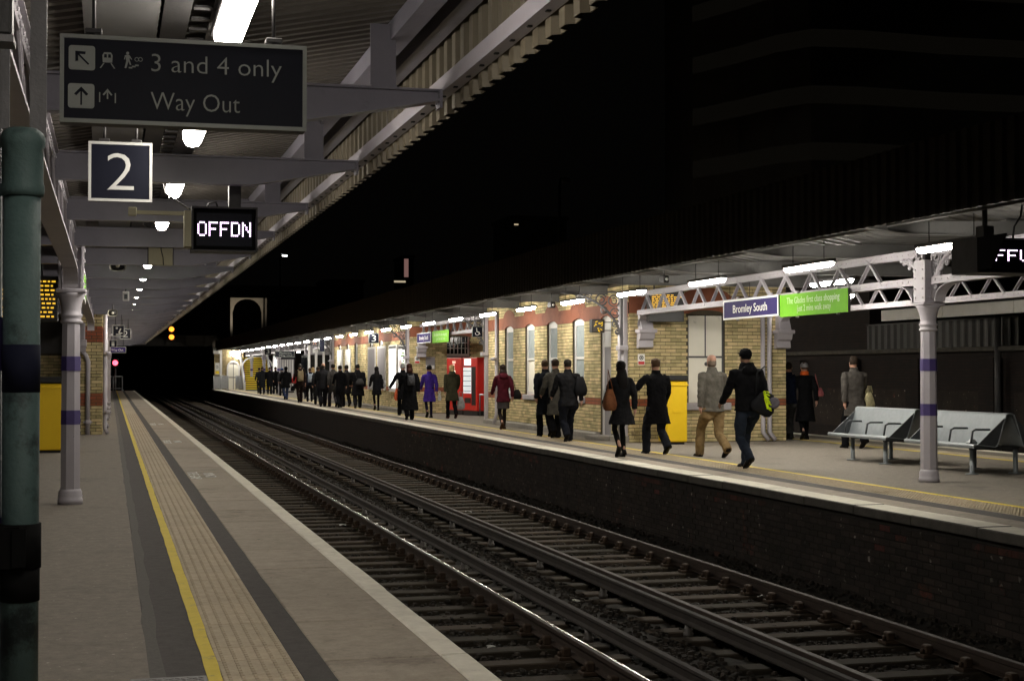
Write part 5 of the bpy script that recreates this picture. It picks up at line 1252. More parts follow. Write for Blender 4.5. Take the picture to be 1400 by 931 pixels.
# kiosk, white screens and dark shop front behind the crowd
a, c = onY(384, 530, 108), onY(402, 530, 108); tk = thing('platform_kiosk', 'pale grey kiosk with vertical panels behind the crowd', 'kiosk', (a.x, 108, 0)); w = c.x-a.x
MB().box(0, w, 0, 2.5, .1, 2.35).build('body', 'door_grey', tk); MB().bbox(-.1, w+.1, -.1, 2.6, 2.35, 2.6, .03).build('fascia', 'sign_navy', tk)
for i in range(5): MB().box(w*(.12+.18*i), w*(.12+.18*i)+.05, -.02, 0, .15, 2.3).build('mullion', 'white_frame', tk)
MB().box(0, w, .02, 2.4, 0, .1).build('plinth', 'black_iron', tk)
a, c = onY(373, 530, 116), onY(382, 530, 116); tk = thing('advert_panel', 'tall bright white and pink advertising panel by the stairs', 'panel', (a.x, 116, 0)); w = c.x-a.x
MB().box(0, w, 0, .15, .3, 2.7).build('panel', 'sign_white', tk); MB().box(.05, w-.05, -.012, -.0005, .4, 2.6).build('poster', 'poster_glow', tk); MB().box(w*.2, w*.6, -.02, -.0125, .6, 1.8).build('print', 'lit_pink', tk); MB().box(.02, .1, .05, .1, 0, .3).box(w-.1, w-.02, .05, .1, 0, .3).build('foot', 'steel_grey', tk)
a, c = onY(421, 530, 84), onY(453, 530, 84); tk = thing('waiting_room_front', 'dark glazed shop front between pale posts behind the crowd', 'shop front', (a.x, 84, 0)); w = c.x-a.x
MB().box(0, w, .05, 3, .3, 2.4).build('glazing', 'pane_dark', tk); MB().box(0, w, 0, .1, 0, .3).build('stall_riser', 'door_grey', tk); MB().box(0, w, -.02, .1, 2.4, 2.9).build('fascia', 'door_grey', tk)
for f in (0, .3, .62, .97): MB().box(w*f, w*f+.12, -.04, .05, 0, 2.9).build('post', 'white_frame', tk)
MB().box(w*.2, w*.42, -.03, -.021, 2.5, 2.75).build('sign', 'sign_white', tk); MB().box(w*.22, w*.4, -.04, -.03, 2.95, 3.15).build('lit_sign', 'lit_orange', tk)
# ------------------------------------------------------------------ wall and fence beyond the back track
tw = thing('retaining_wall', 'sooty dark brick retaining wall with piers behind the island platform', 'wall', (21.0, 0, -1.3))
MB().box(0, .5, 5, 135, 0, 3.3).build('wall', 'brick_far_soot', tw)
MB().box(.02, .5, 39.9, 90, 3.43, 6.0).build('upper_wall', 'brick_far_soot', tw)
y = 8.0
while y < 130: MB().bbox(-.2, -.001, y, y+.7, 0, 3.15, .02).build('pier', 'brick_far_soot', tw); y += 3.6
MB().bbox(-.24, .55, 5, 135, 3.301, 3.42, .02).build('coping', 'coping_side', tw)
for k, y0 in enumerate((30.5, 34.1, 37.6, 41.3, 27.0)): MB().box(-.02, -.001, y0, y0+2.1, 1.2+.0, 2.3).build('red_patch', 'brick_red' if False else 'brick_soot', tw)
tf = thing('corrugated_fence', 'dark corrugated metal fence above the retaining wall', 'fence', (20.9, 32.6, 2.12))
cs = MB(); vs = []; n = 10
for i in range(n*4+1):
    yy = i*.09; xx = (0, .05, .05, 0)[i % 4]; vs += [(xx, yy, 0), (xx, yy, .68)]
cs.add(vs, [(2*i, 2*i+1, 2*i+3, 2*i+2) for i in range(n*4)]); v2_ = [(v[0]+.01, v[1], v[2]) for v in vs]; cs.add(v2_, [(2*i, 2*i+2, 2*i+3, 2*i+1) for i in range(n*4)])
csm = cs.mesh('corrugated_sheet', 'black_iron')
for i in range(2): link('corrugated_sheet', csm, tf, (0, i*3.62, 0))
MB().box(.08, .14, -.2, 7.3, -.02, .72).build('rail', 'steel_dark', tf)
tc_ = thing('side_canopy', 'long cream fascia boards of a canopy behind the bench', 'canopy', (19.5, 12, 0))
for i in range(8): MB().bbox(0, .06, i*3.05, i*3.05+3.03, 2.81, 3.09, .008).build('fascia_board', 'cream_fascia', tc_)
MB().box(.07, 3.0, 0, 24.4, 3.06, 3.12).build('roof', 'steel_dark', tc_)
for i in range(4): MB().tube([(1.3, 3+6*i, -.9), (1.3, 3+6*i, 3.06)], .08, 8).build('post', 'steel_grey', tc_)
for px in (1160, 1320):
    pass
# ------------------------------------------------------------------ road bridge at the far end
tb = thing('road_bridge', 'dark riveted road bridge spanning the tracks at the far end', 'bridge', (0, 131, 0))
zb = onY(200, 473, 131).z; zt = onY(200, 459, 131).z
MB().box(-12, 8.7, 0, .25, zb, zt).build('plate_girder', 'bridge_iron', tb); MB().box(-12, 8.7, -.15, .3, zb, zb+.05).build('bottom_flange', 'bridge_iron', tb); MB().box(-12, 8.7, -.15, .3, zt, zt+.05).build('top_flange', 'bridge_iron', tb)
for i in range(13): MB().box(-11.5+i*1.6, -11.46+i*1.6, -.12, -.001, zb+.05, zt).build('stiffener', 'bridge_iron', tb)
MB().box(-12, 20, .3, 12, zb+.3, zb+.6).build('bridge_deck', 'bridge_iron', tb)
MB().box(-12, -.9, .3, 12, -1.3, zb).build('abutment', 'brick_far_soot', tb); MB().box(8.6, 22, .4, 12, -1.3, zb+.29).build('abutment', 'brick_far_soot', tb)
MB().box(-12, 30, 60, 61, -1.3, 12).build('black_backdrop', 'dark_void', tb)  # black sheet standing in for the darkness beyond the bridge
MB().box(-.95, -.9, -.6, .25, 0, 2.4).build('wing_wall', 'brick_far_soot', tb)
# ------------------------------------------------------------------ the town above, almost dark
def lamp_post(label, px, py, D, on=True, s=1.0):
    p = atD(px, py, D); t = thing('street_lamp', label, 'street lamp', (p.x, p.y, 0), R(60))
    MB().tube([(0, 0, -1.3), (0, 0, p.z-.4), (.25, 0, p.z-.02), (.9, 0, p.z+.03)], [.1, .07, .05, .04], 8).build('post', 'steel_dark', t)
    MB().ball((1.1, 0, p.z), (.4*s, .18*s, .1*s), 10, 6).build('head', 'steel_grey', t)
    if on: MB().bbox(.85, 1.4, -.14, .14, p.z-.13, p.z-.09, .01).build('lens', 'street_white', t)
    return t
lamp_post('bright white street lamp high beyond the near canopy edge', 383, 347, 150)
lamp_post('dim street lamp head above the island canopy', 765, 243, 70, False, 1.4)
# pale arched gateway front
D0 = 165.0; pa, pb = atD(315, 407, D0), atD(366, 441, D0)
ta = thing('arched_gateway', 'pale lit arch of a building above the far platform roofs', 'arch', (pa.x, pa.y, 0)); w = pb.x-pa.x; zt = pa.z; zlow = atD(315, 441, D0).z
arc = [(w*.06+(w*.8)*(i/16), zt-.12-(zt-zlow)*.55*(1-math.sqrt(max(0, 1-((i-8)/8)**2)))) for i in range(17)]
b = MB()
for (p, q) in zip(arc[:-1], arc[1:]): b.add([(p[0], 0, p[1]), (q[0], 0, q[1]), (q[0], 0, zt), (p[0], 0, zt), (p[0], .4, p[1]), (q[0], .4, q[1]), (q[0], .4, zt), (p[0], .4, zt)], [(0, 1, 2, 3), (4, 7, 6, 5), (0, 4, 5, 1), (3, 2, 6, 7)])
b.box(0, w*.06, 0, .4, zlow-4, zt); b.box(w*.86, w*.9, 0, .4, zlow-4, zt); b.box(w*.95, w, 0, .4, zlow-2, zt); b.build('front', 'cream_fascia', ta)
fl = bpy.data.lights.new('arch_fill_light', 'SPOT'); fl.energy = 380; fl.color = (1, .82, .6); fl.spot_size = R(70); fl.spot_blend = .8; fl.shadow_soft_size = .2  # spot lamp added only to brighten the arch
tfl = thing('arch_fill_lamp', 'added spot lamp below the pale arch that brightens it', 'lamp', (pa.x+w*.3, pa.y-5, zt-3.2)); lo = bpy.data.objects.new('arch_fill_spot', fl); COL.objects.link(lo); lo.parent = tfl; lo.rotation_euler = (R(115), 0, 0)
MB().bbox(-.2, .2, -.25, -.05, -.25, .1, .02).build('case', 'black_iron', tfl)
def block(label, px0, px1, py0, py1, D, m, wins=(), depth=8):
    a, c = atD(px0, py0, D), atD(px1, py1, D); t = thing('town_building', label, 'building', (a.x, a.y, -1.3)); w = c.x-a.x; zt = a.z+1.3
    MB().box(0, w, 0, depth, 0, zt).build('wall', m, t); MB().bbox(-.2, w+.2, -.2, depth+.2, zt, zt+.4, .05).build('parapet', 'city_wall', t)
    for (qx, qy, qw, qh, mm) in wins:
        p = atD(qx, qy, D); ww, hh = qw*D/F, qh*D/F; f_ = MB().box(p.x-a.x-.05, p.x-a.x+ww+.05, -.03, -.001, p.z+1.3-hh-.05, p.z+1.3+.05).build('window', 'steel_dark', t)
        MB().box(p.x-a.x, p.x-a.x+ww, -.04, -.031, p.z+1.3-hh, p.z+1.3).build('pane', mm, f_)
    return t
block('faint flat-roofed office block left of the red-lit tower', 444, 499, 386, 420, 210, 'city_wall', ((448, 397, 4.5, 1.5, 'win_warm'), (443, 404, 1.6, 2, 'win_warm'), (448.5, 416, 5, 2.5, 'lit_blue')))
t = block('slim dark tower with a pinkish lit strip above the island canopy', 552, 566, 353, 400, 230, 'city_wall', ((552.5, 354, 6, 25, 'lit_pink'), (538, 384, 16, 2.5, 'lit_cream')))
block('low dark block with tiny greenish windows left of the dim lamp', 700, 780, 300, 330, 160, 'city_wall', ((703, 306, 6, 2, 'win_warm'), (768, 305.5, 2.5, 1.2, 'win_warm')))
# large curved office block rising over the island canopy, floor bands given a faint glow to show
to = thing('office_tower', 'huge dark office building with faint pale floor bands at upper right', 'building', (0, 0, -1.3))
P = [atD(px, 507, D).xy for px, D in ((948, 112), (1010, 108), (1060, 104.5), (1110, 102.5), (1180, 103), (1290, 105), (1420, 106.5), (1600, 108))]
for nm, m, off, zs in (('wall', 'city_wall', 0, [(0, 40)]), ('floor_band', 'band_glow', -.12, [(z+1.3, z+2.5) for z in (15.6, 19.4, 23.2, 27.0)])):
    for z0_, z1_ in zs:
        b = MB(); n = len(P); vs = []
        for x, y in P: vs += [(x, y+off, z0_), (x, y+off, z1_), (x+6, y+22, z0_), (x+6, y+22, z1_)] if nm == 'wall' else [(x, y+off, z0_), (x, y+off, z1_), (x, y+.1, z0_), (x, y+.1, z1_)]
        fs = []
        for i in range(n-1): q = 4*i; fs += [(q, q+4, q+5, q+1), (q+1, q+5, q+7, q+3), (q+2, q+3, q+7, q+6)]
        fs += [(0, 1, 3, 2)]
        b.add(vs, fs); b.build(nm, m, to)
# ------------------------------------------------------------------ people
_CL = {}
def cloth(c, rough=.85):
    k = tuple(round(x, 3) for x in c)
    if k not in _CL:
        n = 'cloth_%d' % len(_CL); mat(n, tuple(x*.65 for x in c), tuple(min(1, x*1.3) for x in c), scale=11, detail=7, rough=rough, bump=.15, bscale=260, spec=.06); _CL[k] = n
    return _CL[k]
mat('skin', (.34, .18, .125), (.4, .22, .155), scale=12, rough=.55); mat('skin_dark', (.13, .07, .045), (.16, .085, .055), scale=12, rough=.5)
FOLD = bpy.data.textures.new('folds', 'CLOUDS'); FOLD.noise_scale = .1; FOLD.noise_depth = 2
def ell(cx, cy_, z, rx, ry, n=18, p=1.0):
    return [(cx+rx*math.copysign(abs(math.cos(2*math.pi*i/n))**p, math.cos(2*math.pi*i/n)), cy_+ry*math.copysign(abs(math.sin(2*math.pi*i/n))**p, math.sin(2*math.pi*i/n)), z) for i in range(n)]
def ik(hip, ank, l1, l2, fwd):
    hip, ank = Vector(hip), Vector(ank); d = ank-hip; L = min(d.length, l1+l2-.002); d.normalize()
    a = (l1*l1-l2*l2+L*L)/(2*L); h = math.sqrt(max(0, l1*l1-a*a)); f = Vector(fwd)-d*Vector(fwd).dot(d); f.normalize()
    return hip+d*a+f*h
def remesh(o, vox, smooth=3, fold=0.0):
    m = o.modifiers.new('union', 'REMESH'); m.mode = 'VOXEL'; m.voxel_size = vox; m.use_smooth_shade = True
    if smooth: s = o.modifiers.new('soften', 'SMOOTH'); s.iterations = smooth; s.factor = .5
    if fold: d = o.modifiers.new('folds', 'DISPLACE'); d.texture = FOLD; d.texture_coords = 'GLOBAL'; d.strength = fold; d.mid_level = .5
    return o
def person(label, at, Hm, face=0.0, top='coat', hem=.55, flare=.0, topc=(.012, .012, .014), legc=(.012, .012, .015), legs='trousers', hair='short', hairc=(.02, .014, .01),
           build=1.0, stride=.28, phase=1, near=False, skin='skin', shoec=(.01, .009, .008), hood=False, swing=.35, arms=None, hat=None, scarf=None, collar=True, belly=0.0, backvent=False, heel=0.0):
    """a walking figure seen from behind; local +Y is the way it walks. One body mesh, clothes as children"""
    s = Hm/1.75; t = thing('person', label, 'person', at, face, 'people walking along the island platform'); t.scale = (s, s, s)
    bw = build; ft = .05*heel
    hipz = .90-.06*(stride/.3)**2
    lean = .05
    def tl_(z): return lean*max(0, z-.9)
    # leg joints
    legj = []
    for sd in (-1, 1):
        f = sd*phase; ay = stride*.95 if f > 0 else -stride*1.05; az = .085+ft if f > 0 else .16+ft
        hip = (sd*.092*bw, 0, hipz); ank = (sd*.085*bw, ay, az); kn = ik(hip, ank, .42, .42, (0, 1, .1)); legj.append((sd, f, Vector(hip), kn, Vector(ank)))
    # arm joints
    sw = .185*bw; armj = []
    for sd in (-1, 1):
        f = -sd*phase; a = swing*f; sh = Vector((sd*sw, tl_(1.41), 1.405))
        if arms and sd in arms: el, wr = Vector(arms[sd][0]), Vector(arms[sd][1])
        else:
            el = sh+Vector((sd*.045, math.sin(a)*.28, -math.cos(a)*.28)); a2 = a+.28+.25*max(0, f); wr = el+Vector((sd*.005, math.sin(a2)*.25, -math.cos(a2)*.25))
        armj.append((sd, sh, el, wr))
    b = MB()
    # torso, neck
    b.loft([ell(0, tl_(z)-.005, z, rx*bw, ry) for z, rx, ry in ((hipz-.1, .08, .06), (hipz-.02, .12, .08), (hipz+.08, .12, .08), (1.1, .115, .08), (1.25, .15, .1), (1.36, .16, .095), (1.43, .12, .075), (1.48, .06, .06))])
    b.tube([(0, tl_(1.42), 1.42), (0, tl_(1.5)+.005, 1.5), (0, tl_(1.56)+.015, 1.57)], [.06, .056, .058], 12)
    hy = tl_(1.6)+.02
    # head with face: chin, nose, brow, ears
    b.loft([ell(0, hy+dy, z, rx, ry) for z, rx, ry, dy in ((1.515, .03, .035, .045), (1.53, .048, .06, .03), (1.56, .062, .078, .012), (1.60, .071, .09, .004), (1.64, .076, .097, 0), (1.68, .077, .098, -.004), (1.715, .07, .09, -.006), (1.74, .05, .066, -.006), (1.752, .02, .03, -.006))])
    b.tube([(0, hy+.085, 1.65), (0, hy+.112, 1.615), (0, hy+.085, 1.605)], [.01, .016, .012], 7)
    for sd in (-1, 1): b.ball((sd*.08, hy-.005, 1.628), (.012, .02, .033), 8, 6)
    b.ball((0, hy+.082, 1.565), (.025, .016, .012), 8, 5)
    for sd, sh, el, wr in armj:
        b.tube([sh-Vector((sd*.03, 0, 0)), sh, (sh+el)/2, el, (el+wr)/2, wr], [.05, .05, .044, .037, .034, .025], 8)
        d = (wr-el).normalized(); side = Vector((0, 1, 0))-d*d.y; side.normalize(); nrm = d.cross(side)
        palm = wr+d*.05; b.tube([wr-d*.01, wr+d*.03, wr+d*.085], [.024, .036, .036], 8, flat=.45)
        for i, (o_, ln) in enumerate(((-.027, .062), (-.009, .075), (.009, .08), (.027, .07))):
            r0 = wr+d*.08+side*o_; m1 = r0+d*ln*.5+nrm*(.008*-sd); m2 = r0+d*ln*.9+nrm*(.026*-sd); b.tube([r0-d*.02, r0, m1, m2], [.009, .0095, .009, .0075], 6)
        r0 = wr+d*.03+side*.03; b.tube([r0-side*.01, r0+side*.02+d*.025, r0+side*.022+d*.055], [.011, .011, .009], 6)
    for sd, f, hip, kn, ank in legj:
        b.tube([hip+Vector((0, 0, .02)), hip-Vector((0, 0, .08)), (hip+kn)/2, kn, kn*.6+ank*.4, ank], [.06*bw, .062*bw, .05*bw, .04, .038, .03], 10)
        b.tube([ank+Vector((0, 0, .02)), ank+Vector((0, .02, -.02)), ank+Vector((0, .06, -.03 if f > 0 else -.06))], [.03, .03, .022], 8)
    remesh(b.build('body', skin, t), .011 if near else .022, 2)
    # trousers or tights
    b = MB(); hipr = (.105 if legs == 'trousers' else .085)*bw
    b.loft([ell(0, -.005, z, rx*bw, ry) for z, rx, ry in ((hipz-.1, .12, .095), (hipz, .165, .12), (hipz+.12, .155, .115), (hipz+.16, .14, .105))])
    for sd, f, hip, kn, ank in legj:
        if legs == 'trousers': rr = [hipr*.9, hipr, .088*bw, .073*bw, .074*bw, .076]; end = ank+Vector((0, -.004, -.055 if f > 0 else -.03))
        elif legs == 'jeans': rr = [hipr*.9, hipr*.95, .08*bw, .064*bw, .062*bw, .066]; end = ank+Vector((0, -.004, -.05 if f > 0 else -.03))
        else: rr = [.085*bw, .088*bw, .07*bw, .052, .054, .04]; end = ank+Vector((0, .01, -.04))
        b.tube([hip+Vector((0, 0, .03)), hip-Vector((0, 0, .09)), (hip+kn)/2, kn, kn*.55+ank*.45, end], rr, 12)
    remesh(b.build('trousers' if legs != 'tights' else 'tights', cloth(legc, .9), t), .014 if near else .024, 3, .034 if legs != 'tights' else 0)
    # shoes
    for sd, f, hip, kn, ank in legj:
        pit = 0.0 if f > 0 else R(-34); b = MB(); rg = []
        for y, wd_, h0, h1 in ((-.075, .028, .0, .07), (-.05, .038, 0, .1), (.02, .04, 0, .1), (.09, .046, 0, .062), (.15, .044, 0, .048), (.195, .026, .002, .034)):
            hh = ft*max(0, 1-(y+.075)/.14)
            rg.append([(wd_*cx_, y, hh*(1 if cz_ < .5 else 1)+h0+(h1-h0)*cz_) for cx_, cz_ in ((-1, 0), (1, 0), (1.05, .35), (.8, .8), (.35, 1), (-.35, 1), (-.8, .8), (-1.05, .35))])
        b.loft([r[::-1] for r in rg])
        if heel: b.tube([(0, -.05, ft+.01), (0, -.055, .0)], [.018, .008], 6)
        b.xf(Matrix.Translation((ank.x, ank.y, 0 if f > 0 else .0)) @ Matrix.Translation((0, .1, .0)) @ Matrix.Rotation(pit, 4, 'X') @ Matrix.Translation((0, -.1, 0)) if f < 0 else Matrix.Translation((ank.x, ank.y, 0)))
        if f < 0:
            dz = ank.z-.07-min(v[2] for v in b.v if True); b.v = [(v[0], v[1], v[2]) for v in b.v]; mz = min(v[2] for v in b.v); b.v = [(v[0], v[1]-.0, v[2]-mz) for v in b.v]
        b.build('shoe', cloth(shoec, .45), t)
    # coat or jacket
    b = MB(); hz = hem; fl = flare
    prof = [(hz, .185+fl, .135+fl*.75+belly*.3), (hz+(hipz-hz)*.5+.01, .178+fl*.55, .133+fl*.4+belly*.5), (max(hipz, hz+.03)+.02, .172, .128+belly), (1.06, .155 if legs == 'tights' else .165, .112+belly), (1.2, .172, .118+belly*.6), (1.32, .185, .118), (1.395, .178, .1), (1.44, .135, .082), (1.475, .082, .07), (1.505, .07, .066)]
    sway = stride*.12
    b.loft([ell(0, tl_(z)-.01-(sway*(1-(z-hz)/.5) if z < hz+.5 else 0)*0, z, rx*bw, ry*(.5+.5*bw), 22) for z, rx, ry in prof])
    for sd, sh, el, wr in armj:
        b.tube([sh+Vector((-sd*.07, 0, .0)), sh+Vector((-sd*.008, 0, -.014)), sh*.6+el*.4, el, (el+wr)/2, wr+(wr-el).normalized()*.015], [.066, .073*bw**.5, .07, .063, .058, .05], 12)
    if collar: b.loft([ell(0, tl_(1.5)+.0, z, rx, ry, 16) for z, rx, ry in ((1.455, .1, .085), (1.5, .085, .078), (1.545, .078, .073))])
    if hood: b.ball((0, tl_(1.45)-.1, 1.44), (.13, .07, .085), 12, 8); b.loft([ell(0, tl_(1.5)-.02, z, rx, ry, 16) for z, rx, ry in ((1.43, .13, .11), (1.5, .115, .11), (1.55, .095, .095))])
    if backvent: pass
    o = remesh(b.build(top, cloth(topc), t), .0125 if near else .022, 2, .034)
    if legs == 'tights' and top == 'jacket':
        b = MB(); b.loft([ell(0, -.005, z, rx*bw, ry) for z, rx, ry in ((hz-.18, .175, .13), (hz-.05, .172, .13), (hz+.1, .165, .12))]); remesh(b.build('skirt', cloth(tuple(x*1.0 for x in (.06, .055, .06))), t), .016, 2)
    # hair or hat
    def cap(name, m, k, zlo, frontz, back=0.0, rng_=None):
        hb = MB(); rg = []
        for z, rx, ry, dy in ((1.555, .064, .08, .0), (1.60, .073, .092, .0), (1.64, .078, .098, -.002), (1.68, .079, .1, -.005), (1.715, .073, .093, -.006), (1.745, .055, .07, -.006), (1.765, .022, .03, -.006)):
            if z < zlo: continue
            ring_ = []
            for i in range(20):
                q = 2*math.pi*i/20; cx, sy = math.cos(q), math.sin(q); kk = k
                if sy > .35 and z < frontz: kk = .86
                ring_.append((rx*cx*kk, hy+dy+ry*sy*kk-back*(1 if sy < 0 else 0), z))
            rg.append(ring_)
        hb.loft(rg); o_ = hb.build(name, m, t)
        return remesh(o_, .011, 1, .016) if near and name == 'hair' else o_
    hm = cloth(hairc, .55)
    if hair == 'short': cap('hair', hm, 1.09, 1.58, 1.705)
    elif hair == 'bald': MB().loft([[(p_[0], p_[1]-.004, p_[2]) for p_ in ell(0, hy-.012, z, rx, ry, 18)] for z, rx, ry in ((1.56, .066, .08), (1.6, .0755, .088), (1.635, .079, .09), (1.652, .077, .086))]).build('hair_fringe', hm, t)
    elif hair in ('long', 'bob', 'tied'):
        cap('hair', hm, 1.13, 1.55, 1.70, .006)
        lb = MB(); zz = {'long': (1.60, 1.5, 1.4, 1.27, 1.2), 'bob': (1.62, 1.56, 1.5, 1.47, 1.455), 'tied': (1.64, 1.60, 1.57, 1.54, 1.52)}[hair]
        ww = {'long': (.085, .1, .105, .1, .06), 'bob': (.09, .1, .095, .08, .05), 'tied': (.05, .045, .04, .035, .02)}[hair]
        lb.loft([ell(0, hy-.055-(.035 if hair != 'tied' else .05)*(i > 0)-(.03 if hair == 'long' and i > 1 else 0), z, w_, (.05, .055, .055, .045, .03)[i]*(1 if hair != 'tied' else .8), 16) for i, (z, w_) in enumerate(zip(zz, ww))][::-1]); lb.build('hair_length', hm, t)
    if hair == 'hood': cap('raised_hood', cloth(topc), 1.2, 1.55, 1.69, .015)
    if hat:
        hm2 = cloth(hat[1]); cap(hat[0], hm2, 1.15, 1.64, 1.675 if hat[0] != 'cap' else 1.69)
        if hat[0] == 'cap': MB().loft([ell(0, hy+.11, z, .06, .06, 12) for z in (1.68, 1.692)]).build('cap_peak', hm2, t)
    if scarf: remesh(MB().loft([ell(0, tl_(1.5)+.005, z, rx, ry, 16) for z, rx, ry in ((1.46, .1, .09), (1.5, .105, .1), (1.56, .085, .085))]).build('scarf', cloth(scarf), t), .014, 1, .02)
    return t
def P_(px, py): g = ground(px, py); return (g.x, g.y, 0)
def bag(label, person_o, off, size, c, kind='tote', strap=None, nm='bag', rz=0):
    """bag carried by someone: rounded body, flap, handle"""
    t = thing(nm, label, 'bag', tuple(person_o.matrix_world @ Vector(off)) if False else tuple(Vector(person_o.location)+Vector(off)), rz, 'bags carried by the passengers')
    w, d, h = size; b = MB(); m = cloth(c, .6)
    b.loft([ell(0, 0, z*h, w/2*k, d/2*k2, 16, .6) for z, k, k2 in (((0, .85, .8), (.06, .97, 1), (.5, 1, 1.05), (.85, .92, .8), (1, .8, .5)) if kind != 'tote' else ((0, .6, .6), (.07, .86, .95), (.3, 1, 1.1), (.6, .85, .8), (.85, .6, .5), (1, .4, .3)))]); b.build('body', m, t)
    if kind == 'backpack':
        b = MB(); b.loft([ell(0, -d*.5, z*h, w*.34*k, d*.22*k, 14, .6) for z, k in ((.1, .8), (.16, 1), (.45, 1), (.5, .8))]); b.build('pocket', m, t)
        for sx in (-1, 1): MB().tube([(sx*w*.3, d*.3, h*.95), (sx*w*.36, d*.9, h*1.12), (sx*w*.4, d*1.6, h*.9)], .018, 6, flat=.5).build('strap', m, t)
    elif strap:
        MB().tube([tuple(q) for q in strap], .011, 6).build('strap', m, t)
    else:
        for sy in (-1, 1): MB().tube([(-w*.25, sy*d*.2, h*.95), (-w*.18, sy*d*.1, h*1.35), (w*.18, sy*d*.1, h*1.35), (w*.25, sy*d*.2, h*.95)], .009, 6).build('handle', m, t)
    return t
BLK, NVY, CHAR = (.006, .006, .007), (.01, .012, .022), (.02, .02, .022)
# near figures, right to left
q = person('man in dark blue jacket half hidden by the brick corner', P_(1079, 601), 1.70, R(-8), 'jacket', .82, topc=(.007, .01, .022), legc=(.03, .03, .03), near=True, stride=.2, hair='short', arms={1: ((.3, .12, 1.2), (.2, .32, 1.45))})
q = person('woman in long black coat with grey hat and orange scarf', P_(1101, 601), 1.70, R(-5), 'coat', .42, .05, BLK, BLK, 'tights', 'short', hat=('knitted_hat', (.2, .2, .21)), scarf=(.55, .1, .02), near=True, stride=.14, hairc=(.05, .03, .02))
bag('small pink handbag on the arm of the woman in the grey hat', q, (.34, -.02, .95), (.2, .12, .2), (.42, .13, .14), rz=.3, strap=[(-.08, 0, .19), (-.11, .02, .5), (-.04, 0, .2)])
q = person('man in dark grey overcoat walking behind the bench', P_(1169, 613), 1.80, R(0), 'coat', .62, .02, (.055, .05, .045), BLK, near=True, stride=.22, phase=-1, build=1.12)
bag('pale cream shopping bag held by the man behind the bench', q, (.36, .1, .76), (.3, .13, .34), (.55, .5, .3), rz=.5)
q = person('man in black jacket, cap and blue jeans with a neon-flashed sling bag', P_(1022, 640), 1.86, R(6), 'jacket', .84, .02, BLK, (.018, .024, .036), 'jeans', 'short', hairc=BLK, near=True, stride=.26, phase=1, build=1.16, hat=('cap', BLK), hood=True, swing=.3)
tb_ = bag('black sling bag with a neon yellow splash and grey panel', q, (.17, -.24, .80), (.40, .16, .36), (.012, .012, .014), 'tote', nm='sling_bag', rz=-.1, strap=[(-.2, .03, .3), (-.3, .1, .55), (-.2, .2, .72)])
tb_.rotation_euler = (0, R(28), -.1); tb_.location.z += .06; tb_.location.x -= .08
sp = MB(); rr = random.Random(8)
for i in range(9): x = -.1+.02*i; z = .32-.024*i; sp.ball((x, -.088, z), (.028, .012, .03*rr.uniform(.6, 1.3)), 7, 5); sp.ball((x+.05, -.085, z+rr.uniform(-.02, .03)), (.035, .01, .012), 7, 5)
sp.build('neon_splash', cloth((.55, .72, .02)), tb_); MB().ball((.12, -.07, .25), (.09, .03, .09), 10, 7).build('grey_panel', cloth((.12, .11, .13)), tb_)
q = person('bald man in grey blazer and khaki trousers walking away', P_(975, 625), 1.80, R(4), 'jacket', .78, .015, (.1, .092, .078), (.2, .135, .065), 'trousers', 'bald', hairc=(.17, .13, .1), near=True, stride=.36, phase=-1, build=1.1, shoec=(.015, .011, .009), swing=.25)
q = person('man in black knee-length coat reaching towards the woman beside him', P_(898, 621), 1.74, R(2), 'coat', .56, .05, BLK, (.016, .018, .024), 'trousers', 'short', hairc=(.06, .035, .02), near=True, stride=.3, phase=-1, build=1.12, arms={-1: ((-.36, .06, 1.22), (-.52, .14, 1.10))}, swing=.2)
q = person('woman with long black hair, black flared coat and heels', P_(850, 625), 1.69, R(0), 'coat', .60, .085, (.008, .008, .009), (.006, .006, .006), 'tights', 'long', hairc=(.006, .005, .005), near=True, stride=.12, build=.95, heel=1.0)
bag('brown leather shoulder bag on the woman with long black hair', q, (-.24, -.06, .82), (.26, .16, .38), (.13, .05, .022), rz=.35, nm='shoulder_bag', strap=[(-.04, 0, .36), (.0, .05, .72), (.07, 0, .36)])
q = person('man in black jacket with shoulder bag, rightmost of the three', P_(777, 604), 1.76, R(0), 'jacket', .76, .01, (.009, .009, .010), (.008, .009, .013), 'trousers', 'short', hairc=(.012, .01, .008), near=True, stride=.26, phase=1, build=1.16)
bag('black shoulder bag on the rightmost of the three men', q, (.24, -.1, .98), (.3, .17, .42), (.007, .007, .008), strap=[(-.1, 0, .38), (-.22, .05, .52), (-.2, .12, .4)])
q = person('man in grey overcoat, middle of the three', P_(760, 599), 1.78, R(0), 'coat', .52, .02, (.06, .056, .048), BLK, near=True, stride=.16, phase=1, hairc=(.03, .02, .014), build=1.02)
q = person('man in long black overcoat, leftmost of the three', P_(746, 597), 1.77, R(0), 'coat', .50, .03, (.007, .008, .011), BLK, near=True, stride=.16, phase=-1, hairc=(.05, .033, .02), build=1.06)
q = person('woman in maroon jacket with tall brown boots', P_(688, 587), 1.68, R(0), 'jacket', .74, .02, (.055, .008, .014), (.02, .016, .016), 'tights', 'bob', hairc=(.015, .01, .008), near=True, stride=.24, phase=1, shoec=(.05, .025, .015), hood=True)
bag('black handbag on the arm of the woman in maroon', q, (.36, -.04, .78), (.24, .15, .26), (.008, .008, .008), rz=.2, strap=[(-.08, 0, .24), (-.12, .02, .55), (-.03, 0, .25)])
q = person('blonde woman in khaki green parka by the vending machines', P_(618, 572), 1.70, R(0), 'coat', .58, .03, (.036, .034, .02), BLK, 'jeans', 'tied', hairc=(.42, .3, .14), near=True, stride=.24, phase=-1, hood=True, build=1.08, shoec=(.04, .014, .012))
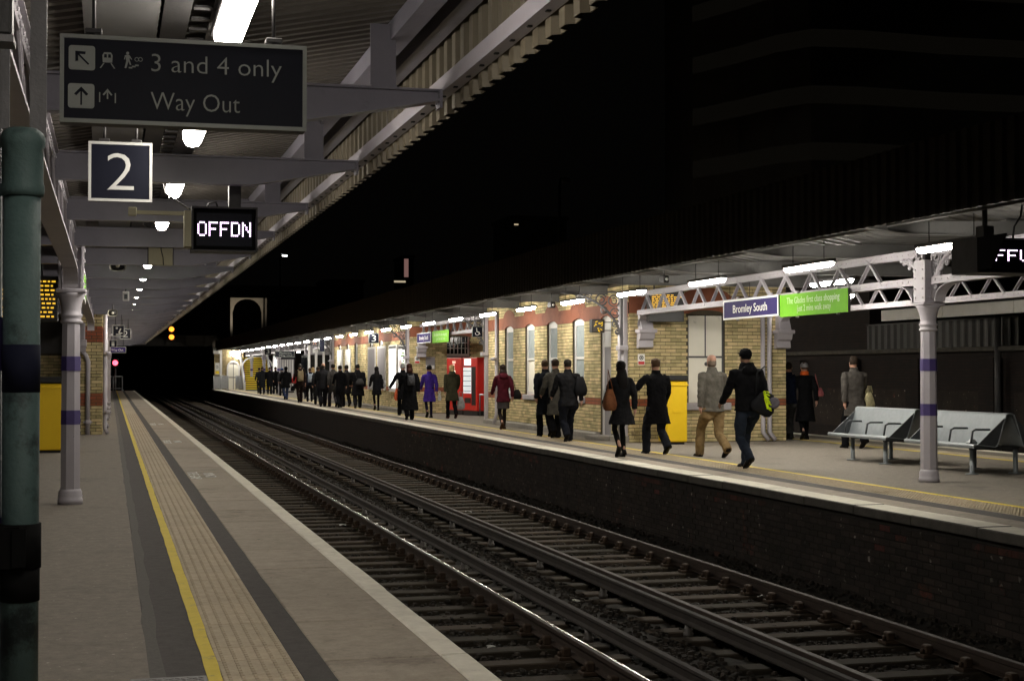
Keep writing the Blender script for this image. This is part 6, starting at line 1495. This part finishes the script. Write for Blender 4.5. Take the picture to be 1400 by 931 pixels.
bag('white patterned carrier bag held by the woman in the parka', q, (.3, .05, .28), (.3, .12, .42), (.3, .3, .3), rz=.4)
q = person('woman in bright purple knee-length coat', P_(587, 571), 1.70, R(0), 'coat', .54, .04, (.05, .025, .22), (.012, .01, .03), 'tights', 'short', hat=('dark_hat', (.012, .012, .014)), near=True, stride=.1, build=.98)
bag('small white carrier hanging from the hand of the woman in purple', q, (.36, .1, .55), (.12, .06, .24), (.6, .6, .58))
q = person('woman in ankle-length black coat with small backpack', P_(560, 574), 1.74, R(0), 'coat', .3, .06, BLK, BLK, 'trousers', 'bob', hairc=(.03, .012, .008), stride=.14, build=1.18)
bag('small dark grey drawstring backpack on the woman in the long black coat', q, (0, -.24, 1.08), (.24, .14, .3), (.05, .05, .055), 'backpack', nm='backpack')
q = person('grey-haired man in black coat in front of the lit posters', P_(551, 568), 1.76, R(0), 'coat', .55, .02, BLK, BLK, hairc=(.3, .3, .3), stride=.2, phase=-1, arms={-1: ((-.3, .1, 1.16), (-.42, .16, .95))})
bag('orange and lime carrier bag held in front of the lit posters', q, (-.12, .35, .5), (.26, .12, .42), (.6, .12, .05))
q = person('woman with long dark hair in short black coat under the platform 3 sign', P_(515, 561), 1.68, R(0), 'coat', .62, .03, BLK, BLK, 'tights', 'long', hairc=(.007, .006, .006), stride=.08, build=.95)
bag('pale handbag on the woman under the platform 3 sign', q, (.26, -.06, .88), (.18, .12, .3), (.3, .3, .31))
# the crowd farther along
FAR = [((489, 558), 1.78, 'broad figure in black coat with a slung dark bag at the right of the crowd', dict(hem=.5, flare=.04, topc=BLK, build=1.25)),
       ((474, 556), 1.76, 'man in dark coat next to the broad figure in the crowd', dict(hem=.55, topc=(.012, .012, .014), build=1.08, phase=-1)),
       ((465, 557), 1.74, 'dark-haired person in black coat and dark trousers mid crowd', dict(hem=.6, topc=BLK, build=1.02)),
       ((455.5, 556), 1.80, 'man in charcoal grey coat and grey trousers in the crowd', dict(hem=.6, topc=(.035, .033, .032), legc=(.035, .033, .04), build=1.02, phase=-1)),
       ((480, 553), 1.74, 'man partly hidden behind the broad figure in the crowd', dict(hem=.7, topc=CHAR)),
       ((441.5, 556), 1.84, 'large bald man in black suit in the crowd', dict(top='jacket', hem=.72, topc=(.014, .014, .016), build=1.28, hair='bald')),
       ((434.5, 553), 1.70, 'person in dark coat beside the large bald man', dict(hem=.4, topc=(.012, .012, .013), flare=.04, phase=-1)),
       ((428, 546), 1.70, 'fair-haired woman in the middle of the crowd', dict(hem=.6, topc=NVY, hair='bob', hairc=(.4, .28, .13), legs='tights')),
       ((423.5, 549), 1.66, 'person carrying a pale grey backpack in the crowd', dict(top='jacket', hem=.84, topc=NVY, legc=BLK, legs='jeans', phase=-1)),
       ((410, 550), 1.84, 'tall man with a tan backpack in the crowd', dict(top='jacket', hem=.78, topc=(.02, .013, .012), legc=(.012, .008, .008), hairc=(.05, .045, .04))),
       ((415, 545), 1.66, 'person in dark brown coat behind the tan backpack', dict(hem=.5, topc=(.02, .012, .011), phase=-1)),
       ((391, 546), 1.74, 'person in black coat and blue jeans left of the crowd', dict(hem=.62, flare=.03, topc=BLK, legc=(.03, .045, .1), legs='jeans', hair='hood', build=1.12)),
       ((385.5, 541), 1.68, 'person in blue cap behind the black coat and jeans', dict(hem=.7, topc=CHAR, hat=('blue_cap', (.03, .06, .16)), phase=-1)),
       ((376.5, 538.5), 1.78, 'man in black coat walking past the bright advert panel', dict(hem=.5, topc=BLK, stride=.32, phase=-1)),
       ((368.5, 539), 1.76, 'man in black coat, second from the stairs', dict(hem=.5, topc=BLK, phase=1, build=1.1)),
       ((358.5, 539), 1.78, 'man in dark coat at the left end of the walking crowd, by the yellow stairs', dict(hem=.45, topc=(.012, .013, .015), phase=-1, build=1.1)),
       ((354.5, 538), 1.70, 'person in dark coat overlapping the yellow stairs at far left', dict(hem=.6, topc=CHAR, phase=1))]
for (pp, hh, lb, kw) in FAR:
    k = dict(stride=random.uniform(.12, .3), swing=random.uniform(.08, .45), hairc=random.choice(((.02, .014, .01), (.01, .009, .008), (.06, .04, .025)))); k.update(kw)
    q = person(lb, P_(*pp), hh, R(random.uniform(-10, 10)), **({'top': 'coat'} | k))
    if 'tan backpack' in lb and lb.startswith('tall'): bag('tan canvas backpack on the tall man in the crowd', q, (0, -.26, 1.02), (.3, .2, .5), (.2, .16, .1), 'backpack', nm='backpack')
    if 'pale grey backpack' in lb: bag('pale grey backpack in the middle of the crowd', q, (.02, -.24, .95), (.3, .18, .42), (.3, .34, .4), 'backpack', nm='backpack')
    if 'blue jeans left' in lb:
        bag('red duffel bag carried beside the person in jeans', q, (.5, .2, .85), (.5, .3, .34), (.3, .02, .02), nm='duffel_bag'); bag('black holdall in the hand of the person in jeans', q, (.36, .0, .45), (.24, .14, .28), BLK)
    if lb.startswith('broad'): bag('dark slung messenger bag on the broad figure in the crowd', q, (.05, -.26, .95), (.36, .14, .26), (.03, .03, .032), nm='messenger_bag', strap=[(-.12, 0, .24), (-.2, .06, .5), (-.1, .16, .55)])
